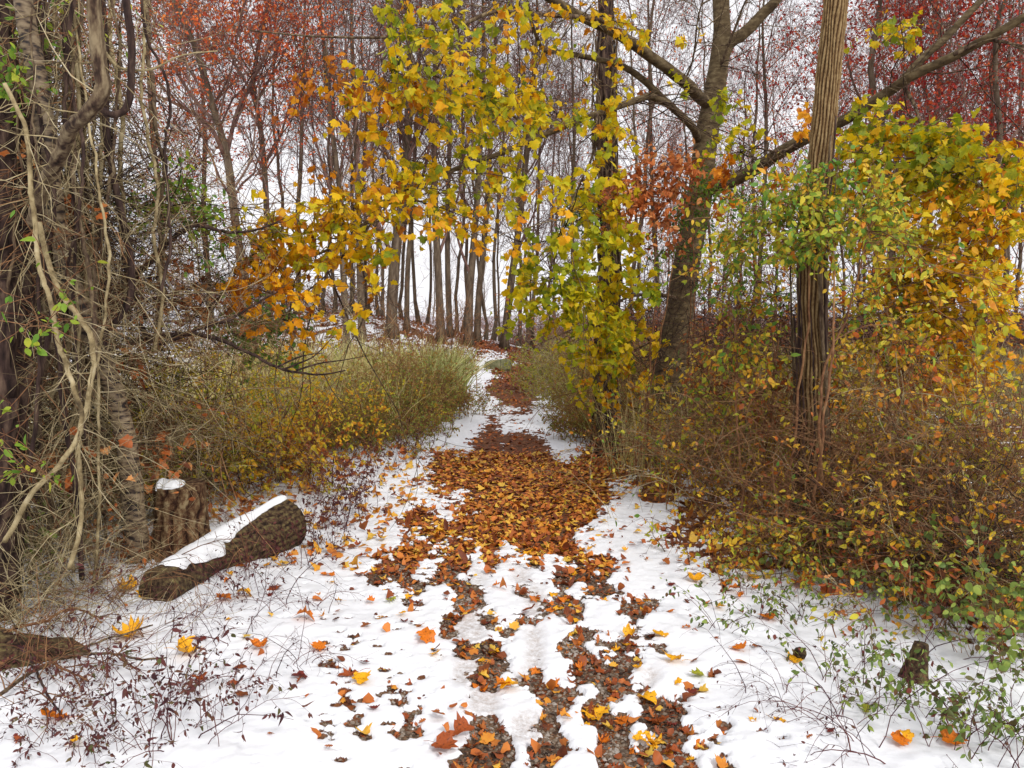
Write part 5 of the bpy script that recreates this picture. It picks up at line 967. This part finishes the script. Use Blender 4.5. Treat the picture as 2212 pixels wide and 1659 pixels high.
for k, (dx, Y, h, sp, ns, lm, mu, lab) in enumerate(RB):
    shrub('bramble', gpos(xw(dx, Y), Y), h * (1.35 if Y > 5.5 else 1.0 if Y > 4.9 else .8), sp * .75, int(ns * .6), lab, 'bramble', 'brambles on the right bank', 'brownt' if k % 3 else 'tan', lm, 'oval', 0.04, 1 + (k % 2), 8, 2, 0.0045, arch=0.08, wob=.38, baser=0.3, rnd=(mu, .25), thin=0.0015, lean=(-0.1, -0.05, 0))
tangle('twig_tangle', [(1700, 950, 6.0, 160, 110, .5, 380), (1900, 1000, 5.4, 160, 110, .5, 400), (2100, 1020, 5.0, 130, 120, .5, 380), (1550, 930, 7.4, 120, 90, .5, 280), (1800, 1130, 5.0, 120, 40, .3, 160), (2050, 1180, 4.5, 150, 60, .3, 260)], 'brownt', 'fine brown twigs tangled through the brambles on the right', (0.0012, 0.003))
tangle('twig_tangle', [(1650, 700, 6.8, 140, 130, .5, 240), (1430, 650, 8.8, 60, 200, .4, 200), (1900, 700, 6.8, 200, 150, .6, 240), (2000, 1100, 5.0, 200, 80, .5, 260), (2120, 1230, 4.2, 110, 40, .2, 140)], 'bark_dark', 'thin dark stems tangled through the thicket on the right', (0.0015, 0.004))
print('right', time.time() - T00)

# ================================================================ WEEDS ON THE SNOW
def weed_kind(nst, h, leaf, mu, ls, stemm, arch=0.1, sub=5, nleaf=3, spread=0.9, kind='oval', curl=0.8, n=9, wob=.28):
    return dict(h=h, spread=spread, nst=nst, stem=stemm, leaf=leaf, kind=kind, lsize=ls, nleaf=nleaf, sub=sub, sub2=0, r0=0.0017, arch=arch, baser=0.05, rnd=(mu, .25), thin=0.0007, curl=curl, wob=wob, n=n, leafd=0.6)
WK = dict(dry=weed_kind(10, .32, 'weed', .4, .02, 'purple', 0.12), tall=weed_kind(9, .5, 'weed', .35, .022, 'purple', .12, 6, 3, .5), twig=weed_kind(7, .45, 'weed', .3, .012, 'purple', .25, 6, 1, 1.2), green=weed_kind(7, .36, 'sprig', .6, .028, 'purple', .15, 4, 4, .8, 'oval', .4), greeny=weed_kind(9, .5, 'sprig', .75, .035, 'brownt', .1, 5, 3, .6, 'round', .4))
wp = []
wr = np.random.default_rng(33)
def addw(kind, lst): wp.extend([(kind, x, y) for x, y in lst])
addw('dry', [(60, 1500), (130, 1560), (210, 1480), (280, 1560), (330, 1620), (400, 1500), (90, 1620), (180, 1640), (420, 1600), (500, 1560), (250, 1640), (150, 1450)])
addw('tall', [(700, 1150), (730, 1110), (680, 1190), (760, 1080), (800, 1060), (650, 1230), (720, 1200), (745, 1150), (560, 1300), (520, 1260), (840, 1030), (780, 1120), (690, 1090), (860, 1000), (880, 985), (900, 970)])
addw('twig', [(160, 1380), (260, 1330), (420, 1350), (500, 1400), (600, 1330), (680, 1330), (560, 1480), (230, 1300), (330, 1400), (480, 1320), (640, 1450), (120, 1330), (1730, 1560), (1800, 1600), (1640, 1500), (1900, 1540), (1560, 1250), (1480, 1180), (1900, 1650)])
addw('green', [(1560, 1370), (1640, 1340), (1720, 1350), (1600, 1290), (1800, 1480), (1860, 1440), (1960, 1520), (2040, 1560), (2120, 1600), (2180, 1540), (2080, 1640), (2160, 1660), (1700, 1300), (1820, 1340), (2200, 1620), (1830, 1560), (2020, 1420)])
addw('greeny', [(1940, 1340), (2020, 1380), (2100, 1420), (2180, 1460), (1880, 1290), (1980, 1280), (2120, 1330), (1840, 1250), (2200, 1380), (70, 1250), (30, 1300), (1760, 1230)])
protow = {}
cntw = {}
wp.sort(key=lambda t: t[1])
desc = dict(dry='dry purple-brown weed', tall='tall dead weed', twig='bare wiry weed', green='small olive-leaved sprig', greeny='leafy taller sprig')
zonew = lambda x, y: 'in the lower left corner' if x < 600 and y > 1440 else 'between the logs and the left corner' if x < 700 and y > 1240 else 'beside the left edge of the trail' if x < 1000 else 'in the lower right corner' if y > 1480 else 'on the right bank of snow'
for kd, dx, dy in wp:
    g = G(dx, dy); g[2] = float(gz(g[None])[0][0])
    v = (kd, int(wr.integers(0, 3)))
    if v not in protow:
        o = shrub('dead_weed' if kd in ('dry', 'tall', 'twig') else 'leafy_sprig', g, WK[kd]['h'], WK[kd]['spread'], WK[kd]['nst'], 'x', 'weed', desc[kd] + 's on the snow', **{a: b for a, b in WK[kd].items() if a not in ('h', 'spread', 'nst')}); protow[v] = o
    else: o = dup(protow[v])
    o.location = tuple(g); s = wr.uniform(.7, 1.25); o.scale = (s, s, s); o.rotation_euler = (0, 0, wr.uniform(0, 6.28))
    z = zonew(dx, dy); cntw[(kd, z)] = cntw.get((kd, z), -1) + 1; o['label'] = f'{desc[kd]} {z}, {ORD[cntw[(kd, z)]]} from the left'

# ================================================================ FALLEN LEAVES
# hand-placed and scattered individuals, nearest first; the rest is one carpet
cols = {'golden yellow': (228, 164, 22), 'orange': (206, 112, 22), 'rust brown': (150, 72, 30), 'dark red-brown': (112, 40, 30), 'olive green': (150, 150, 36)}
def fallmat(nm, c):
    m, n, o = newmat('fallen_' + nm.replace(' ', '_')); tc = n.nodes.new('ShaderNodeTexCoord'); no = n.nodes.new('ShaderNodeTexNoise'); no.inputs['Scale'].default_value = 9; no.inputs['Detail'].default_value = 5; oi = n.nodes.new('ShaderNodeObjectInfo'); ad = n.nodes.new('ShaderNodeVectorMath'); ad.operation = 'ADD'
    n.links.new(tc.outputs['Object'], ad.inputs[0]); n.links.new(oi.outputs['Location'], ad.inputs[1]); n.links.new(ad.outputs[0], no.inputs['Vector'])
    a = lin(*c); d_ = lin(*[v * 0.55 for v in c]); l_ = lin(*[min(255, v * 1.1 + 8) for v in c])
    r = ramp(n, [(0.3, d_), (0.45, a), (0.6, a), (0.75, l_)]); n.links.new(no.outputs[0], r.inputs[0])
    d = n.nodes.new('ShaderNodeBsdfPrincipled'); d.inputs['Roughness'].default_value = 0.5; d.inputs['Specular IOR Level'].default_value = 0.3; t = n.nodes.new('ShaderNodeBsdfTranslucent'); mx = n.nodes.new('ShaderNodeMixShader'); mx.inputs[0].default_value = 0.15
    n.links.new(r.outputs[0], d.inputs['Base Color']); n.links.new(r.outputs[0], t.inputs[0]); n.links.new(d.outputs[0], mx.inputs[1]); n.links.new(t.outputs[0], mx.inputs[2]); n.links.new(mx.outputs[0], o.inputs[0]); return m
FM_ = {k: fallmat(k, c) for k, c in cols.items()}
def leafmesh(kind, curl, seed):
    r_ = np.random.default_rng(seed); Tm, Tt = LEAF[kind]
    # subdivide the fan once so that the blade can bend
    V = [tuple(v) for v in Tm]; c = len(V) - 1; k = c; mid = {}
    for i in range(k):
        V.append(tuple((Tm[i] + Tm[c]) / 2)); mid[i] = len(V) - 1
    T = []
    for i in range(k):
        j = (i + 1) % k; T += [(i, j, mid[j]), (i, mid[j], mid[i]), (mid[i], mid[j], c)]
    V = np.array(V); x, y = V[:, 0].copy(), V[:, 1].copy() - 0.35
    z = curl * (r_.normal(0, 1) * x * x * 1.5 + abs(r_.normal(0, .8)) * y * y + r_.normal(0, .8) * x * y) + 0.05 * np.abs(x) + curl * 0.12 * np.sin(9 * x + r_.uniform(0, 6)) * np.sin(8 * y + r_.uniform(0, 6)); z -= z.min()
    V = np.stack([x, y, z], -1)
    # petiole
    pt = spline(np.array([[0, -0.35, 0.02], [0.03, -0.6, 0.06], [r_.uniform(-.15, .15), -0.85, 0.03]]), 6)[None]; a, q, r = tubes(pt, np.full((1, 6), 0.012), 4)
    n0 = len(V); return np.concatenate([V, a]), q + n0, np.array(T)
LM = {}
def fleaf(col, kind, var):
    key = (col, kind, var)
    if key not in LM:
        V, q, t = leafmesh(kind, [0.25, 0.5, 0.9, 0.35, 0.7][var], var * 7 + len(kind)); o = mk('fallen_leaf', V, q, t, None, FM_[col]); C.objects.unlink(o); LM[key] = o.data; bpy.data.objects.remove(o)
    return bpy.data.objects.new('fallen_leaf', LM[key])
fl = []
fr = np.random.default_rng(44)
HAND = [(655, 1352, 'orange', .12), (1285, 1548, 'golden yellow', .12), (1458, 1442, 'golden yellow', .11), (482, 1308, 'orange', .10), (524, 1300, 'golden yellow', .1), (690, 1412, 'orange', .09), (1398, 1520, 'golden yellow', .1), (1387, 1612, 'golden yellow', .09), (942, 1425, 'golden yellow', .1), (920, 1392, 'orange', .11), (760, 1470, 'rust brown', .12), (782, 1484, 'golden yellow', .1), (1506, 1474, 'olive green', .08), (1362, 1385, 'golden yellow', .09), (1425, 1382, 'golden yellow', .1), (1942, 1618, 'orange', .08), (2056, 1618, 'orange', .11), (1716, 1440, 'golden yellow', .08), (1596, 1415, 'orange', .09), (848, 1308, 'olive green', .09), (592, 1284, 'rust brown', .1), (560, 1412, 'orange', .09), (868, 1340, 'golden yellow', .08), (285, 1385, 'golden yellow', .15), (128, 1568, 'orange', .13), (272, 1285, 'golden yellow', .13), (312, 1300, 'golden yellow', .1), (646, 1480, 'dark red-brown', .08), (400, 1425, 'golden yellow', .13), (1660, 1345, 'orange', .12), (1555, 1325, 'golden yellow', .1), (1600, 1300, 'orange', .09), (1735, 1275, 'orange', .16), (1790, 1290, 'rust brown', .15), (1500, 1265, 'golden yellow', .11), (1620, 1258, 'golden yellow', .13), (1100, 1500, 'golden yellow', .1), (960, 1630, 'rust brown', .12), (1000, 1600, 'rust brown', .1), (1340, 1560, 'orange', .1), (2050, 1345, 'orange', .11), (1870, 1555, 'olive green', .08), (430, 1485, 'rust brown', .08), (780, 1250, 'orange', .1), (1085, 1500, 'orange', .09), (1145, 1330, 'rust brown', .1), (1005, 1330, 'orange', .11), (1420, 1560, 'rust brown', .12)]
for dx, dy, c, s in HAND: g = G(dx, dy); fl.append((g[0], g[1], c, s, 'oak' if c == 'rust brown' and s > .11 and dx < 900 else None))
names_ = list(cols)
def scat(N, x0, x1, y0, y1, p, smin, smax, want):
    c = 0; tries = 0
    while c < N and tries < 12:
        x = fr.uniform(x0, x1, 400); y = fr.uniform(y0, y1, 400); f = snow_at(np.stack([x, y, 0 * x], -1)); tries += 1
        for a, b_, f_ in zip(x, y, f):
            if c >= N: break
            if (want == 'snow' and f_ > 0.58) or (want == 'bare' and f_ < 0.5): fl.append((a, b_, names_[fr.choice(5, p=p)], fr.uniform(smin, smax), None)); c += 1
scat(90, -0.9, 1.1, 2.7, 4.6, [.2, .3, .35, .12, .03], .035, .075, 'bare')
scat(34, -1.9, 1.6, 2.8, 5.4, [.3, .35, .15, .15, .05], .035, .065, 'snow')
scat(60, -1.6, 1.6, 4.4, 6.2, [.4, .35, .15, .05, .05], .05, .08, 'bare')
scat(46, -1.9, 2.0, 4.6, 7.0, [.4, .35, .15, .05, .05], .05, .075, 'snow')
fl.sort(key=lambda t: t[1])
cnt = {}
for i, (x, y, c, s, kd) in enumerate(fl):
    kd = kd or ['maple', 'maple2', 'maple', 'oak', 'maple2'][fr.integers(0, 5)]; o = fleaf(c, kd, int(fr.integers(0, 5))); C.objects.link(o)
    z, f = gz(np.array([[x, y, 0]])); o.location = (x, y, float(z[0]) + 0.004); s *= 0.85; o.scale = (s, s, s); o.rotation_euler = (fr.normal(0, .22), fr.normal(0, .22), fr.uniform(0, 6.28))
    surf = 'on the snow' if f[0] > 0.5 else 'on the bare trail'; zone = 'left of the trail' if x < -0.75 else 'right of the trail' if x > 0.95 else 'down the middle'
    zone = zone if surf == 'on the snow' else ('' if abs(x) < 0.4 else 'at its left side' if x < 0 else 'at its right side')
    key = f'{c} {"oak" if kd == "oak" else "maple"} leaf {surf} {zone}'.strip(); cnt[key] = cnt.get(key, -1) + 1
    tag(o, f'{key}, {ORD[cnt[key]]} from the camera'.replace(' the bare', ' bare'), 'leaf', 'fallen leaves near the camera')
def carpet(N, x0, x1, y0, y1, mats, size, want, kind, curl, lab, tilt=0.22, ysk=1.0):
    x = rng.uniform(x0, x1, N); y = y0 + (y1 - y0) * rng.random(N) ** ysk; p = np.stack([x, y, 0 * x], -1); f = snow_at(p)
    pr = np.clip((want - f) * 6 + 0.5, 0, 1) if want < 1 else np.where(f > .55, 1, .3); k = rng.random(N) < np.maximum(pr, 0.035); x, y = x[k], y[k]; p = np.stack([x, y, 0 * x], -1); z, f = gz(p); n = len(x); p[:, 2] = z + 0.006 + rng.random(n) * 0.015
    a = rng.uniform(0, 6.28, n); d = np.stack([np.cos(a), np.sin(a), rng.normal(0, tilt, n)], -1); nr = nz(np.stack([rng.normal(0, tilt, n), rng.normal(0, tilt, n), np.ones(n)], -1)); b = B(); V, t, r = leaves(p, d, nr, rng.uniform(.6, 1.2, n) * size, kind, curl); b.add(V, None, t, r)
    o = b.build('leaf_litter', mats, None, None, False); setting(o, 'stuff', lab); return o
carpet(2600, -1.1, 1.2, 5.2, 10.0, 'litter', .062, .52, 'mlow', .35, 'carpet of orange and gold leaves on the middle of the trail', .13)
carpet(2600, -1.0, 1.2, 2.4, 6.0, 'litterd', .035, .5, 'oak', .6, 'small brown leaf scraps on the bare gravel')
carpet(1500, -1.3, 1.3, 2.6, 7.0, 'litterm', .05, .5, 'round', .9, 'brown curled leaves lying over the bare gravel', .4)
carpet(1300, -1.3, 1.3, 2.6, 7.0, 'litter', .05, .5, 'maple', .45, 'orange leaves lying over the bare gravel')
carpet(3500, -1.3, 1.6, 9.5, 40, 'litterm', .06, .5, 'mlow', .4, 'brown leaves on the far trail', ysk=1.6)
carpet(2600, -1.1, 1.2, 5.0, 10.0, 'litter', .05, .52, 'oval', .4, 'small curled gold leaves on the middle of the trail', .14)
carpet(4500, -1.1, 1.2, 5.0, 10.0, 'litterm', .048, .56, 'round', .4, 'browner leaves among the gold ones on the trail', .13)
carpet(7000, 1.3, 6, 4.2, 13, 'litter', .07, .52, 'mlow', .7, 'leaf litter under the thicket on the right', .5)
carpet(1400, -5, -0.9, 5.0, 10, 'litter', .065, 2, 'mlow', .6, 'leaves scattered over the snow on the left bank', .4)
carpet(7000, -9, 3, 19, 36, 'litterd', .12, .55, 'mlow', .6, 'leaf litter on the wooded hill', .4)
# pebbles of the trail
def pebbles(N):
    x = rng.uniform(-.9, 1.1, N); y = rng.uniform(2.4, 5.2, N); p = np.stack([x, y, 0 * x], -1); f = snow_at(p); k = f < .5; p = p[k]; n = len(p); p[:, 2] = H(p[:, 0], p[:, 1]) + .001
    T = np.array([(1, 0, 0), (.3, .9, 0), (-.8, .6, 0), (-.8, -.6, 0), (.3, -.9, 0), (.1, 0, .7), (.45, .3, .5), (-.4, -.3, .55)]); F = np.array([(0, 1, 6), (1, 2, 5), (1, 5, 6), (2, 3, 7), (2, 7, 5), (3, 4, 7), (4, 0, 5), (4, 5, 7), (0, 6, 5)])
    a = rng.uniform(0, 6.28, n); s = rng.uniform(.004, .013, n)[:, None]; c_, s_2 = np.cos(a)[:, None], np.sin(a)[:, None]; V = np.stack([(T[None, :, 0] * c_ - T[None, :, 1] * s_2) * s, (T[None, :, 0] * s_2 + T[None, :, 1] * c_) * s * .8, T[None, :, 2] * s * 1.0], -1) + p[:, None]
    o = mk('gravel', V.reshape(-1, 3), None, (F[None] + (np.arange(n) * 8)[:, None, None]).reshape(-1, 3), np.repeat(rng.random(n), 8), barkmat('pebble', [(44, 34, 30), (84, 70, 58), (124, 110, 96), (156, 148, 140)], (3, 3, 3), 0), None, False); setting(o, 'stuff', 'small stones of the gravel trail')
pebbles(26000)
print('all', time.time() - T00)
